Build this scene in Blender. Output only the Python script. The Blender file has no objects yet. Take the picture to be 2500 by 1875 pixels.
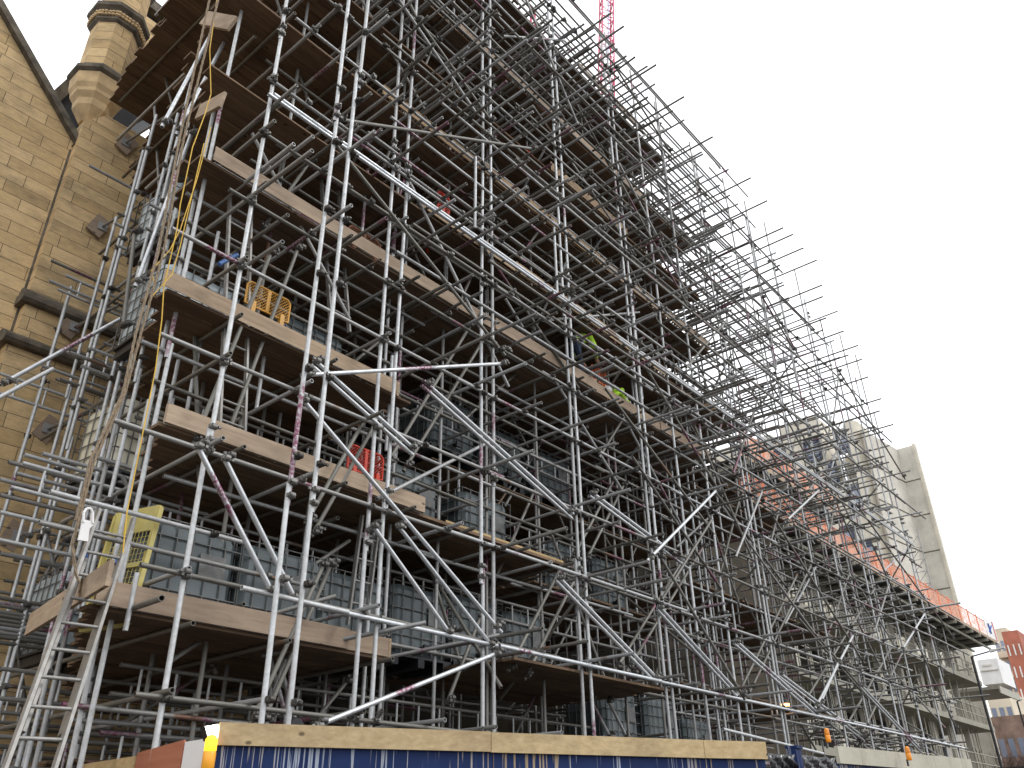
import bpy, math, random
from mathutils import Vector, Matrix
random.seed(7)
S = bpy.context.scene
COL = S.collection
V = Vector
# ------------------------------------------------------------------ camera frame (measured from vanishing points)
FPX = 2020.0; CX, CY = 1250.0, 937.5
UP = V((-63, 3687, -2020)).normalized()
U = V((1950, -1073, -2020)); U = (U - UP*U.dot(UP)).normalized()
N = UP.cross(U)
CAM = V((0, 0, 1.6))
def ray(x, y):
    d = V((x-CX, -(y-CY), -FPX)); return V((U.dot(d), N.dot(d), UP.dot(d)))
def atY(x, y, D): d = ray(x, y); return CAM + d*(D/d.y)
def atX(x, y, D): d = ray(x, y); return CAM + d*(D/d.x)
def atZ(x, y, D): d = ray(x, y); return CAM + d*((D-1.6)/d.z)
def proj(P):
    q = P-CAM; c = V((U.x*q.x+N.x*q.y+UP.x*q.z, U.y*q.x+N.y*q.y+UP.y*q.z, U.z*q.x+N.z*q.y+UP.z*q.z))
    if c.z > -0.2: return None
    return (CX-FPX*c.x/c.z, CY+FPX*c.y/c.z, -c.z)
# ------------------------------------------------------------------ mesh building
class MB:
    def __init__(s): s.v = []; s.f = []; s.t = []; s.sm = []
    def add(s, vs, fs, tint=0.5, smooth=False):
        b = len(s.v); s.v += [tuple(p) for p in vs]; s.t += [tint]*len(vs)
        s.f += [tuple(i+b for i in f) for f in fs]; s.sm += [smooth]*len(fs); return s
    def box(s, a, b, tint=0.5):
        x0, y0, z0 = (min(a[i], b[i]) for i in range(3)); x1, y1, z1 = (max(a[i], b[i]) for i in range(3))
        return s.add([(x0,y0,z0),(x1,y0,z0),(x1,y1,z0),(x0,y1,z0),(x0,y0,z1),(x1,y0,z1),(x1,y1,z1),(x0,y1,z1)],
                     [(0,3,2,1),(4,5,6,7),(0,1,5,4),(1,2,6,5),(2,3,7,6),(3,0,4,7)], tint)
    def bar(s, p, q, w, h, tint=0.5, upv=None):          # rectangular bar from p to q
        p, q = V(p), V(q); d = (q-p).normalized(); u = V(upv) if upv else (V((0,0,1)) if abs(d.z) < .95 else V((0,1,0)))
        a = d.cross(u).normalized()*w/2; b = a.cross(d).normalized()*h/2
        vs = [p-a-b, p+a-b, p+a+b, p-a+b, q-a-b, q+a-b, q+a+b, q-a+b]
        return s.add(vs, [(0,3,2,1),(4,5,6,7),(0,1,5,4),(1,2,6,5),(2,3,7,6),(3,0,4,7)], tint)
    def tube(s, p, q, r=0.026, n=10, tint=0.5, hollow=True):
        p, q = V(p), V(q); d = q-p
        if d.length < 1e-4: return s
        d.normalize(); u = V((0,0,1)) if abs(d.z) < .9 else V((1,0,0))
        a = d.cross(u).normalized(); b = a.cross(d)
        cs = [(math.cos(2*math.pi*i/n), math.sin(2*math.pi*i/n)) for i in range(n)]
        vs = [p+a*c*r+b*e*r for c, e in cs]+[q+a*c*r+b*e*r for c, e in cs]
        fs = [(i, (i+1) % n, n+(i+1) % n, n+i) for i in range(n)]
        s.add(vs, fs, tint, True)
        if hollow:
            k = r*.8; m = min(0.12, (q-p).length*.3)
            for (c0, dd, fl) in ((p, d, 0), (q, -d, 1)):
                o = [c0+a*c*r+b*e*r for c, e in cs]; i_ = [c0+a*c*k+b*e*k for c, e in cs]; j = [x+dd*m for x in i_]
                f2 = [(i, (i+1) % n, n+(i+1) % n, n+i) for i in range(n)]+[(n+i, n+(i+1) % n, 2*n+(i+1) % n, 2*n+i) for i in range(n)]+[tuple(range(2*n, 3*n))]
                s.add(o+i_+j, f2, tint)
        else:
            s.add([p+a*c*r+b*e*r for c, e in cs], [tuple(range(n))], tint); s.add([q+a*c*r+b*e*r for c, e in cs], [tuple(range(n))], tint)
        return s
    def path(s, pts, r, n=6, tint=.5):
        for a, b in zip(pts, pts[1:]): s.tube(a, b, r, n, tint, False)
        return s
    def poly(s, pts, ext, tint=0.5):                      # polygon extruded by vector
        pts = [V(p) for p in pts]; e = V(ext); n = len(pts)
        return s.add(pts+[p+e for p in pts], [tuple(range(n)), tuple(range(2*n-1, n-1, -1))]+[(i, (i+1) % n, n+(i+1) % n, n+i) for i in range(n)], tint)
    def lathe(s, c, prof, n=8, tint=.5, ph=0, smooth=False):  # profile of (r, z)
        vs = []; fs = []
        for r, z in prof:
            vs += [(c[0]+r*math.cos(ph+2*math.pi*i/n), c[1]+r*math.sin(ph+2*math.pi*i/n), c[2]+z) for i in range(n)]
        for k in range(len(prof)-1):
            fs += [(k*n+i, k*n+(i+1) % n, (k+1)*n+(i+1) % n, (k+1)*n+i) for i in range(n)]
        fs += [tuple(range(n-1, -1, -1)), tuple(range((len(prof)-1)*n, len(prof)*n))]
        return s.add(vs, fs, tint, smooth)
    def build(s, name, mat, parent=None, offset=None):
        me = bpy.data.meshes.new(name); vs = s.v
        if offset is not None: vs = [(a-offset[0], b-offset[1], c-offset[2]) for a, b, c in s.v]
        me.from_pydata(vs, [], s.f); me.materials.append(mat)
        at = me.attributes.new('tint', 'FLOAT', 'POINT'); at.data.foreach_set('value', s.t)
        me.polygons.foreach_set('use_smooth', s.sm)
        # box-projected uv in metres
        uv = me.uv_layers.new(name='UVMap'); me.update()
        co = s.v; buf = [0.0]*(2*len(me.loops)); k = 0
        for p in me.polygons:
            n = p.normal
            if abs(n.z) > .8: tx, ty = V((1,0,0)), V((0,1,0))
            else: tx = V((-n.y, n.x, 0)).normalized(); ty = V((0,0,1))
            for li in p.loop_indices:
                c = co[me.loops[li].vertex_index]; buf[2*li] = c[0]*tx.x+c[1]*tx.y; buf[2*li+1] = c[0]*ty.x+c[1]*ty.y+c[2]*ty.z
        uv.data.foreach_set('uv', buf)
        o = bpy.data.objects.new(name, me); COL.objects.link(o)
        if offset is not None: o.location = offset
        if parent: o.parent = parent; 
        if parent and offset is not None: o.location = V(offset)-parent.location
        elif parent: o.location = -parent.location
        return o
def tag(o, label=None, cat=None, group=None, kind=None):
    if label: o['label'] = label
    if cat: o['category'] = cat
    if group: o['group'] = group
    if kind: o['kind'] = kind
    return o
def thing(name, label, cat, loc=(0,0,0), group=None, rz=0):
    o = bpy.data.objects.new(name, None); o.empty_display_size = .2; COL.objects.link(o); o.location = loc
    return tag(o, label, cat, group)
def copy_tree(root, loc, rz=None, label=None):
    r = root.copy(); COL.objects.link(r); r.location = loc
    if rz is not None: r.rotation_euler.z = rz
    if label: r['label'] = label
    for ch in [o for o in list(COL.objects) if o.parent == root]:
        c = ch.copy(); COL.objects.link(c); c.parent = r
        for g in [o for o in list(COL.objects) if o.parent == ch]:
            d = g.copy(); COL.objects.link(d); d.parent = c
    return r
# ------------------------------------------------------------------ materials
def nodes(name):
    m = bpy.data.materials.new(name); m.use_nodes = True; nt = m.node_tree; b = nt.nodes['Principled BSDF']; return m, nt, b
def nn(nt, t, **k):
    n = nt.nodes.new(t)
    for a, v in k.items():
        if a in n.inputs.keys(): n.inputs[a].default_value = v
        else: setattr(n, a, v)
    return n
def ramp(nt, fac, stops):
    r = nt.nodes.new('ShaderNodeValToRGB'); e = r.color_ramp.elements
    while len(e) < len(stops): e.new(.5)
    for i, (p, c) in enumerate(stops): e[i].position = p; e[i].color = (*c, 1)
    nt.links.new(fac, r.inputs[0]); return r.outputs[0]
def mix(nt, f, a, b, mode='MIX'):
    n = nt.nodes.new('ShaderNodeMix'); n.data_type = 'RGBA'; n.blend_type = mode
    for i, x in ((0, f), (6, a), (7, b)):
        if hasattr(x, 'links'): nt.links.new(x, n.inputs[i])
        else: n.inputs[i].default_value = x if i == 0 else (*x, 1)
    return n.outputs[2]
def noise(nt, vec, scale, detail=4, rough=.55):
    n = nn(nt, 'ShaderNodeTexNoise'); n.inputs['Scale'].default_value = scale; n.inputs['Detail'].default_value = detail; n.inputs['Roughness'].default_value = rough
    if vec is not None: nt.links.new(vec, n.inputs['Vector'])
    return n.outputs['Fac']
def pos(nt): return nt.nodes.new('ShaderNodeNewGeometry').outputs['Position']
def scaled(nt, vec, s):
    n = nn(nt, 'ShaderNodeMapping'); n.inputs['Scale'].default_value = s; nt.links.new(vec, n.inputs['Vector']); return n.outputs[0]
def tint(nt):
    a = nt.nodes.new('ShaderNodeAttribute'); a.attribute_name = 'tint'; return a.outputs['Fac']
def bump(nt, b, h, st, dist=.01):
    n = nn(nt, 'ShaderNodeBump'); n.inputs['Strength'].default_value = st; n.inputs['Distance'].default_value = dist
    nt.links.new(h, n.inputs['Height']); nt.links.new(n.outputs[0], b.inputs['Normal'])
def plain(name, c, rough=.6, metal=0, var=.25, scale=6, spec=.5):
    m, nt, b = nodes(name); p = pos(nt); f = noise(nt, p, scale, 6)
    c2 = tuple(x*(1-var) for x in c); c3 = tuple(min(1, x*(1+var)) for x in c)
    nt.links.new(ramp(nt, f, [(.3, c2), (.7, c3)]), b.inputs['Base Color'])
    b.inputs['Roughness'].default_value = rough; b.inputs['Metallic'].default_value = metal; b.inputs['Specular IOR Level'].default_value = spec
    return m
def steel_mat(name, lo, hi, metal=.5, rough=.45, paint=True):
    m, nt, b = nodes(name); p = pos(nt); t = tint(nt)
    c = ramp(nt, t, [(0, tuple(x*.62 for x in lo)), (.3, lo), (.6, ((lo[0]+hi[0])/2,)*3), (1, hi)])
    f = noise(nt, p, 14, 6, .7); c = mix(nt, ramp(nt, f, [(.35, (0,0,0)), (.75, (.5,)*3)]), c, (.20, .19, .165), 'MIX')
    fd = noise(nt, p, 60, 4, .7); c = mix(nt, ramp(nt, fd, [(.62, (0,)*3), (.72, (.45,)*3)]), c, (.10, .085, .07))
    if paint:
        off = nn(nt, 'ShaderNodeVectorMath', operation='ADD'); nt.links.new(p, off.inputs[0])
        cmb = nn(nt, 'ShaderNodeCombineXYZ'); mm = nn(nt, 'ShaderNodeMath', operation='MULTIPLY'); nt.links.new(t, mm.inputs[0]); mm.inputs[1].default_value = 57
        nt.links.new(mm.outputs[0], cmb.inputs[0]); nt.links.new(cmb.outputs[0], off.inputs[1])
        f1 = noise(nt, off.outputs[0], .9, 1, .4); f2 = noise(nt, p, 30, 5, .7)
        g = ramp(nt, f1, [(.665, (0,)*3), (.69, (1,)*3)]); h = ramp(nt, f2, [(.38, (0,)*3), (.55, (1,)*3)])
        mk = mix(nt, 1.0, g, h, 'MULTIPLY'); c = mix(nt, mk, c, (.17, .045, .085))
        f3 = noise(nt, off.outputs[0], 1.3, 1, .4); g3 = ramp(nt, f3, [(.72, (0,)*3), (.75, (.8,)*3)]); c = mix(nt, g3, c, (.16, .085, .045))
    nt.links.new(c, b.inputs['Base Color']); b.inputs['Metallic'].default_value = metal
    nt.links.new(ramp(nt, f, [(.2, (rough-.12,)*3), (.8, (rough+.2,)*3)]), b.inputs['Roughness']); bump(nt, b, fd, .15, .004)
    return m
def wood_mat(name, dark, light, knots=True, along=0, rough=.8):
    m, nt, b = nodes(name); p = pos(nt); t = tint(nt); sc = [14, 14, 14]; sc[along] = .8
    f = noise(nt, scaled(nt, p, sc), 1.6, 6, .65)
    c = ramp(nt, f, [(.25, dark), (.75, light)])
    c = mix(nt, .75, c, ramp(nt, t, [(0, (.42,.38,.36)), (.35, (.75,.7,.68)), (.7, (1,.96,.9)), (1, (1.0,.85,.62))]), 'MULTIPLY')
    s2 = [1, 1, 1]; s2[along] = .35
    f2 = noise(nt, scaled(nt, p, s2), 2.2, 5, .7); c = mix(nt, ramp(nt, f2, [(.5, (0,)*3), (.75, (.6,)*3)]), c, tuple(x*.35 for x in dark))
    if knots:
        w = nn(nt, 'ShaderNodeTexVoronoi'); w.inputs['Scale'].default_value = 2.3; s3 = [2, 2, 2]; s3[along] = 1; nt.links.new(scaled(nt, p, s3), w.inputs['Vector'])
        c = mix(nt, ramp(nt, w.outputs['Distance'], [(.06, (.9,)*3), (.10, (0,)*3)]), c, tuple(x*.3 for x in dark))
    nt.links.new(c, b.inputs['Base Color']); b.inputs['Roughness'].default_value = rough; b.inputs['Specular IOR Level'].default_value = .25; bump(nt, b, f, .25, .004)
    return m
def stone_mat(name, c1, c2, dirt=(.05,.045,.035), row=.25, wid=.74, amt=.55):
    m, nt, b = nodes(name); uvn = nt.nodes.new('ShaderNodeUVMap'); uv = uvn.outputs[0]; p = pos(nt)
    wob = noise(nt, scaled(nt, p, (.6,.6,.6)), 3, 2)
    br = nn(nt, 'ShaderNodeTexBrick', offset=.37, offset_frequency=2, squash=1.35, squash_frequency=3)
    for k, v in (('Scale', 1), ('Mortar Size', .0055), ('Mortar Smooth', .15), ('Bias', -.1), ('Brick Width', wid), ('Row Height', row)): br.inputs[k].default_value = v
    br.inputs['Color1'].default_value = (*c1, 1); br.inputs['Color2'].default_value = (*c2, 1); br.inputs['Mortar'].default_value = (.12, .09, .055, 1)
    nt.links.new(uv, br.inputs['Vector']); c = br.outputs['Color']
    f = noise(nt, scaled(nt, p, (1,1,2.2)), 1.1, 7, .68); c = mix(nt, ramp(nt, f, [(.48, (0,)*3), (.72, (amt,)*3)]), c, dirt)
    f2 = noise(nt, scaled(nt, p, (2,2,7)), 2.6, 6, .7); c = mix(nt, .45, c, ramp(nt, f2, [(.3, (.62,.60,.56)), (.6, (1.1,1.08,1.05))]), 'MULTIPLY')
    f3 = noise(nt, p, 40, 5, .7); c = mix(nt, .35, c, ramp(nt, f3, [(.3, (.7,)*3), (.7, (1.15,)*3)]), 'MULTIPLY')
    nt.links.new(c, b.inputs['Base Color']); b.inputs['Roughness'].default_value = .9; b.inputs['Specular IOR Level'].default_value = .2
    add = nn(nt, 'ShaderNodeMath', operation='MULTIPLY_ADD'); nt.links.new(br.outputs['Fac'], add.inputs[0]); add.inputs[1].default_value = -1.2; nt.links.new(f3, add.inputs[2])
    bump(nt, b, add.outputs[0], .5, .012); return m
def concrete_mat(name, c, joints=None, stain=.5):
    m, nt, b = nodes(name); p = pos(nt); f = noise(nt, p, .9, 8, .65)
    col = ramp(nt, f, [(.3, tuple(x*.72 for x in c)), (.7, c)])
    f2 = noise(nt, scaled(nt, p, (2.5,2.5,.25)), 1.6, 6, .7); col = mix(nt, ramp(nt, f2, [(.55, (0,)*3), (.78, (stain,)*3)]), col, (.16,.12,.07))
    f3 = noise(nt, p, 25, 4, .6); col = mix(nt, .25, col, ramp(nt, f3, [(.3, (.7,)*3), (.7, (1.1,)*3)]), 'MULTIPLY')
    nt.links.new(col, b.inputs['Base Color']); b.inputs['Roughness'].default_value = .85; b.inputs['Specular IOR Level'].default_value = .25; bump(nt, b, f3, .2, .01); return m
M = {}
M['steel'] = steel_mat('galvanised_tube', (.16,.15,.13), (.56,.57,.575), .3, .45)
M['bright'] = steel_mat('bright_tube', (.46,.48,.50), (.62,.65,.68), .5, .33)
M['coupler'] = steel_mat('forged_coupler', (.06,.05,.045), (.22,.21,.19), .6, .5, False)
M['alu'] = plain('aluminium', (.25,.24,.225), .5, .35, .2, 12)
M['deck'] = wood_mat('weathered_deck_board', (.10,.066,.044), (.27,.185,.12), True, 0)
M['toe'] = wood_mat('scaffold_toe_board', (.30,.225,.165), (.48,.385,.29), True, 0)
M['toe_y'] = wood_mat('scaffold_toe_board_across', (.30,.225,.165), (.48,.385,.29), True, 1)
M['newwood'] = wood_mat('fresh_timber', (.34,.25,.135), (.54,.43,.26), True, 0)
M['stone'] = stone_mat('sandstone', (.66,.475,.26), (.50,.35,.175), (.13,.11,.08), amt=.6)
M['stone_shaded'] = stone_mat('shade_dark_stone', (.07,.056,.038), (.045,.037,.027), amt=.8)  # sandstone copy darkened to put the scaffold's shade into the wall colour
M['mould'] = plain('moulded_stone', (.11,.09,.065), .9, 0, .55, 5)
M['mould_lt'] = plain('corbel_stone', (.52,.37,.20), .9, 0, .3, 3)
M['slate'] = plain('roof_slate', (.035,.037,.042), .7, 0, .35, 3)
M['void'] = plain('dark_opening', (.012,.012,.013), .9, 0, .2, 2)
M['concrete'] = concrete_mat('cast_concrete', (.34,.32,.26))
M['precast'] = concrete_mat('precast_panel', (.68,.63,.52), stain=.35)
M['precast_grey'] = concrete_mat('precast_grey', (.64,.60,.52), stain=.3)
M['cage'] = plain('cage_wire', (.13,.13,.125), .5, .3, .3, 10)
M['prop'] = plain('prop_steel', (.33,.31,.25), .6, .2, .3, 8)
M['black'] = plain('black_paint', (.015,.015,.017), .5, 0, .3, 5)
M['ply'] = plain('formwork_ply', (.03,.028,.026), .7, 0, .4, 3)
M['orange'] = plain('orange_plastic', (.70,.17,.06), .5, 0, .25, 3)
M['red'] = plain('red_plastic', (.62,.05,.02), .5, 0, .2, 3)
M['yellow'] = plain('yellow_paint', (.50,.42,.13), .5, 0, .2, 4)
M['amberp'] = plain('yellow_barrier', (.60,.30,.04), .5, 0, .15, 4)
M['rust'] = plain('rusty_mesh', (.22,.09,.045), .8, 0, .3, 12)
M['plastic'] = plain('tank_plastic', (.085,.105,.11), .35, 0, .12, 2)  # darkened base colour standing in for the shade inside the bays
M['plastic_lt'] = plain('pale_tank_plastic', (.42,.48,.50), .35, 0, .1, 2)
M['cream'] = plain('tank_cream', (.60,.56,.43), .4, 0, .1, 2)
M['white'] = plain('white_board', (.66,.64,.62), .5, 0, .08, 2)
M['hivis'] = plain('hi_vis_cloth', (.42,.70,.03), .8, 0, .15, 10)
M['navy'] = plain('navy_cloth', (.02,.03,.06), .9, 0, .3, 10)
M['skin'] = plain('skin', (.45,.26,.18), .6, 0, .1, 20)
M['helmet'] = plain('white_helmet', (.75,.74,.72), .3, 0, .04, 4)
M['rope'] = plain('hemp_rope', (.24,.18,.12), .95, 0, .35, 60)
M['cable'] = plain('yellow_cable', (.62,.38,.03), .5, 0, .15, 10)
M['blueplastic'] = plain('blue_tape', (.03,.10,.28), .4, 0, .2, 10)
M['crane'] = plain('crane_red', (.50,.03,.10), .45, 0, .15, 3)
M['brickred'] = plain('red_brick_cladding', (.36,.12,.075), .85, 0, .2, .6)
M['flatcream'] = plain('cream_render', (.60,.52,.40), .85, 0, .12, .5)
M['greywall'] = plain('grey_cladding', (.22,.24,.25), .8, 0, .15, .5)
M['glass'] = plain('window_glass', (.17,.20,.28), .08, 0, .2, .3, .9)
M['frame'] = plain('window_frame', (.03,.035,.06), .5, 0, .2, 4)
M['tarp'] = plain('black_plastic_sheet', (.016,.016,.018), .22, 0, .4, 20, .8)
M['orangeboard'] = wood_mat('orange_board', (.36,.13,.07), (.45,.18,.11), False, 1, .7)
M['twig'] = plain('bare_twigs', (.13,.085,.07), .9, 0, .3, 5)
def hoard_mat():
    m, nt, b = nodes('blue_hoarding_paint'); p = pos(nt)
    f = noise(nt, scaled(nt, p, (17, 17, .28)), 2.4, 2, .5)
    sep = nn(nt, 'ShaderNodeSeparateXYZ'); nt.links.new(p, sep.inputs[0])
    run = nn(nt, 'ShaderNodeMapRange'); nt.links.new(sep.outputs[2], run.inputs[0]); run.inputs[1].default_value = 1.3; run.inputs[2].default_value = 2.26; run.inputs[3].default_value = -.10; run.inputs[4].default_value = .03
    ad = nn(nt, 'ShaderNodeMath', operation='ADD'); nt.links.new(f, ad.inputs[0]); nt.links.new(run.outputs[0], ad.inputs[1])
    wide = noise(nt, scaled(nt, p, (1.6,1.6,.05)), 1.0, 2, .5); ad2 = nn(nt, 'ShaderNodeMath', operation='MULTIPLY_ADD'); nt.links.new(wide, ad2.inputs[0]); ad2.inputs[1].default_value = .55; nt.links.new(ad.outputs[0], ad2.inputs[2])
    mk = ramp(nt, ad2.outputs[0], [(.875, (0,)*3), (.90, (.85,)*3)])
    col = ramp(nt, noise(nt, p, 3, 5), [(.3, (.006,.016,.065)), (.7, (.012,.028,.10))])
    dc = ramp(nt, noise(nt, p, 1.1, 2), [(.45, (.33,.36,.42)), (.6, (.36,.27,.16))])
    nt.links.new(mix(nt, mk, col, dc), b.inputs['Base Color']); b.inputs['Roughness'].default_value = .55; b.inputs['Specular IOR Level'].default_value = .15; return m
M['hoard'] = hoard_mat()
def net_mat(name, c, dens=.62, scale=18):
    m, nt, b = nodes(name); p = pos(nt); b.inputs['Base Color'].default_value = (*c, 1); b.inputs['Roughness'].default_value = .6
    tr = nn(nt, 'ShaderNodeBsdfTransparent'); mx = nn(nt, 'ShaderNodeMixShader'); f = noise(nt, p, scale, 3, .7)
    r = ramp(nt, f, [(.35, (max(0, dens-.3),)*3), (.65, (min(1, dens+.25),)*3)])
    nt.links.new(r, mx.inputs[0]); nt.links.new(tr.outputs[0], mx.inputs[1]); nt.links.new(b.outputs[0], mx.inputs[2])
    nt.links.new(mx.outputs[0], nt.nodes['Material Output'].inputs[0]); return m
M['net'] = net_mat('orange_debris_net', (.72,.27,.14), .45, 3)
def emit(name, c, s):
    m, nt, b = nodes(name); b.inputs['Base Color'].default_value = (*c, 1); b.inputs['Emission Color'].default_value = (*c, 1); b.inputs['Emission Strength'].default_value = s; return m
M['flood'] = emit('floodlight_lens', (1, .97, .78), 9)
M['amber_lit'] = emit('lit_amber_lens', (1, .48, .02), 1.6)
M['amber'] = plain('amber_lens', (.75,.25,.01), .25, 0, .1, 10)
M['spark'] = emit('lit_orange_lamp', (1, .45, .12), 6)
# ------------------------------------------------------------------ ground
g = MB(); g.add([(-400,-400,0),(900,-400,0),(900,900,0),(-400,900,0)], [(0,1,2,3)]); tag(g.build('ground', concrete_mat('yard_ground', (.075,.07,.065))), kind='structure')
g = MB(); g.add([(-60,-9,.004),(200,-30,.004),(200,-22,.004),(-60,2.5,.004)], [(0,1,2,3)]); tag(g.build('road', plain('asphalt', (.05,.05,.052), .9, 0, .3, 8)), kind='structure')
# ------------------------------------------------------------------ stone hall
YB, YG = 13.4, 13.62
hall = thing('stone_hall', 'tall honey coloured sandstone hall with gable wall, buttress and octagonal turret at left', 'stone building', (3.5, YB, 0))
XC = 3.5; ZT = atY(223.6, 265, YB).z
b = MB(); b.box((XC, YB, 0), (8.5, YB+1.4, ZT-.35)); apex = [(XC, YB, ZT-.35), (8.5, YB, ZT-.35), (8.5, YB+1.4, ZT-.35), (XC, YB+1.4, ZT-.35)]
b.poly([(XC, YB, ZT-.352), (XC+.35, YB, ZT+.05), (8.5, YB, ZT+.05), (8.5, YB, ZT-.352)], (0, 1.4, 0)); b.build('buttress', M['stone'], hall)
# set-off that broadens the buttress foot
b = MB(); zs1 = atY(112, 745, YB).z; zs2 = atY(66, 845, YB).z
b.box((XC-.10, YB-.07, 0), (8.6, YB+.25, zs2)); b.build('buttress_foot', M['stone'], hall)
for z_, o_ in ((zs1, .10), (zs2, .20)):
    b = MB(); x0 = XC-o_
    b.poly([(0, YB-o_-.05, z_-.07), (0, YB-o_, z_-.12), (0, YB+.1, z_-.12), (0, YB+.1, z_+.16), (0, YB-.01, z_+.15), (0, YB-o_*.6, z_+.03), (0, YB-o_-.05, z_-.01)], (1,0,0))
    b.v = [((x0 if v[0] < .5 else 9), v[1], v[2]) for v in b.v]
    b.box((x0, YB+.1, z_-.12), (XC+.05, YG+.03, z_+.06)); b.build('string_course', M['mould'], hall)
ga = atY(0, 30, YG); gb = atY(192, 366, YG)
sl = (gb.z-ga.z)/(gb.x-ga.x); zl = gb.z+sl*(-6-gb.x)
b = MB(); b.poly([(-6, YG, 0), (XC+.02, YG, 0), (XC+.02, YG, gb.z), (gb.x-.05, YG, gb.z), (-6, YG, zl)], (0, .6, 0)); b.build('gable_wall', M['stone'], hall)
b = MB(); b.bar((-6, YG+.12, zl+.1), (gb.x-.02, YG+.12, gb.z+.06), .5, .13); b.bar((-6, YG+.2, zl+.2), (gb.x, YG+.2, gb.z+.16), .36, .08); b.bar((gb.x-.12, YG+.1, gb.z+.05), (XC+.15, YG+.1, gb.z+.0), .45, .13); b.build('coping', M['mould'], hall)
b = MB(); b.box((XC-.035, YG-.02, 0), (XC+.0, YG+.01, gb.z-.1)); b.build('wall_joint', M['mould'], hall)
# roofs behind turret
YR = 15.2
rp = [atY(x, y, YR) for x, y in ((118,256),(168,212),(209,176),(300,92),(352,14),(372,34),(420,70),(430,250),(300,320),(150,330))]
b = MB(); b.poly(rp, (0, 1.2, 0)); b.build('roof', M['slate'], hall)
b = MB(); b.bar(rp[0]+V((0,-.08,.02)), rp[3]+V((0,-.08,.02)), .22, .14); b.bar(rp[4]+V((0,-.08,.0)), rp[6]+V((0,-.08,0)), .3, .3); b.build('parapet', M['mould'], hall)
b = MB(); q = [atY(x, y, YR-.25) for x, y in ((300,60),(345,30),(410,78),(400,200),(300,200))]; b.poly(q, (0,.2,0)); b.build('parapet_wall', M['stone'], hall)
b = MB(); b.box((5.3, 14.9, 0), (19, 15.19, atY(420,120,15.2).z)); b.build('main_wall', M['stone_shaded'], hall)
# turret
YT = YB+.52
c0 = atY(240, 208, YT); c1 = atY(290, 77, YT); c2 = atY(318, -12, YT); zb = atY(232, 262, YT).z; cx = c0.x+.03
def octo(prof, name, mat): b = MB(); b.lathe((cx, YT, 0), prof, 8, .5, math.pi/8); b.build(name, mat, hall)
z0 = c0.z
octo([(.16, zb-.55), (.34, zb-.25), (.36, zb-.1), (.44, zb+.02), (.45, zb+.1), (.50, zb+.2), (.51, zb+.3), (.53, z0-.12)], 'corbel', M['mould_lt'])
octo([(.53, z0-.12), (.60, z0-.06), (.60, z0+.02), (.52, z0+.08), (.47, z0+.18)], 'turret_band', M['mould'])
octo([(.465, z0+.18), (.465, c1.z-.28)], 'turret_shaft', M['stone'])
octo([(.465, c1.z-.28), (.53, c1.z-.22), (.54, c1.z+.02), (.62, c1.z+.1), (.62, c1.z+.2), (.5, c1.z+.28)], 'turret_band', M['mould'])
b = MB()
for i in range(8):
    for k in range(6):
        a0 = math.pi/8+i*math.pi/4; p = V((math.cos(a0), math.sin(a0), 0)).lerp(V((math.cos(a0+math.pi/4), math.sin(a0+math.pi/4), 0)), (k+.5)/6)*.545
        for dz in (-.13, -.05):
            b.lathe((cx+p.x+random.uniform(-.01,.01), YT+p.y, c1.z+dz), [(.012,-.035),(.04,-.015),(.038,.02),(.01,.038)], 6, .5, random.random())
b.build('carved_flowers', M['mould_lt'], hall)
octo([(.45, c1.z+.28), (.44, c2.z+.1)], 'turret_shaft', M['stone'])
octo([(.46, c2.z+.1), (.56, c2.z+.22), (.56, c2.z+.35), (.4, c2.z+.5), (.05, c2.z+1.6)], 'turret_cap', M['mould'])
# retained facade behind the scaffold; right-hand length added as dark backing
b = MB(); b.box((8.4, YB+.35, 0), (17.0, YB+.9, 16.5)); b.box((17.003, YB+.35, 0), (34, YB+.9, 12.6)); b.build('facade_and_backing', M['stone_shaded'], hall)
for (x, w, h) in ((2.05, .55, 3.4), (3.05, .5, 3.5)):   # arched ground floor openings
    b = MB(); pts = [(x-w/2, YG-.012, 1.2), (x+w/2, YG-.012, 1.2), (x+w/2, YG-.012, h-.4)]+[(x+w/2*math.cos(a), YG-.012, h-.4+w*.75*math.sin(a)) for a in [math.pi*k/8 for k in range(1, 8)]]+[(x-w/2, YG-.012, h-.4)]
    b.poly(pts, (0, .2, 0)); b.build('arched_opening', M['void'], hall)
# ------------------------------------------------------------------ scaffold
Y0 = 7.6
sc = thing('scaffold', 'huge dense grey tube scaffold with boarded lifts propping the hall', 'scaffolding', (4, Y0, 0))
cand = {'upright': [], 'ledger': [], 'transom': [], 'brace': [], 'ladder_beam': []}
def T(kind, p, q, r=.0262, tint=None, mat='steel'):
    p, q = V(p), V(q)
    if tint is None: tint = random.betavariate(2, 2)
    m = (p+q)/2; best = 0
    for k in range(9):
        s = proj(p.lerp(q, k/8))
        if s and -50 < s[0] < 2550 and -50 < s[1] < 1925: best += (q-p).length/9/s[2]**2
    cand[kind].append((best, p, q, r, tint, mat))
coup = []
def C(p, axis=0, tint=None): coup.append((V(p), axis, random.random() if tint is None else tint))
feet = [380, 643, 708, 860, 905, 1173, 1203, 1431, 1452, 1634, 1652, 1733, 1809, 1915, 1925, 2063, 2125, 2199, 2252, 2301, 2331]
XF = [atY(x, 1790, Y0).x for x in feet]
YF = {1: 7.0, 2: 7.0}
for k_, y_ in YF.items(): XF[k_] = atY(feet[k_], 1770, y_).x
def ztop(x):
    pts = [(0,21),(11,20.2),(15.5,19.1),(21,18.6),(25.4,17.2),(28,16.2),(31,14.6),(40,13)]
    for (a, za), (b_, zb_) in zip(pts, pts[1:]):
        if x <= b_: return za+(zb_-za)*(x-a)/(b_-a)
    return 15
XEND = XF[-1]+.3
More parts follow.
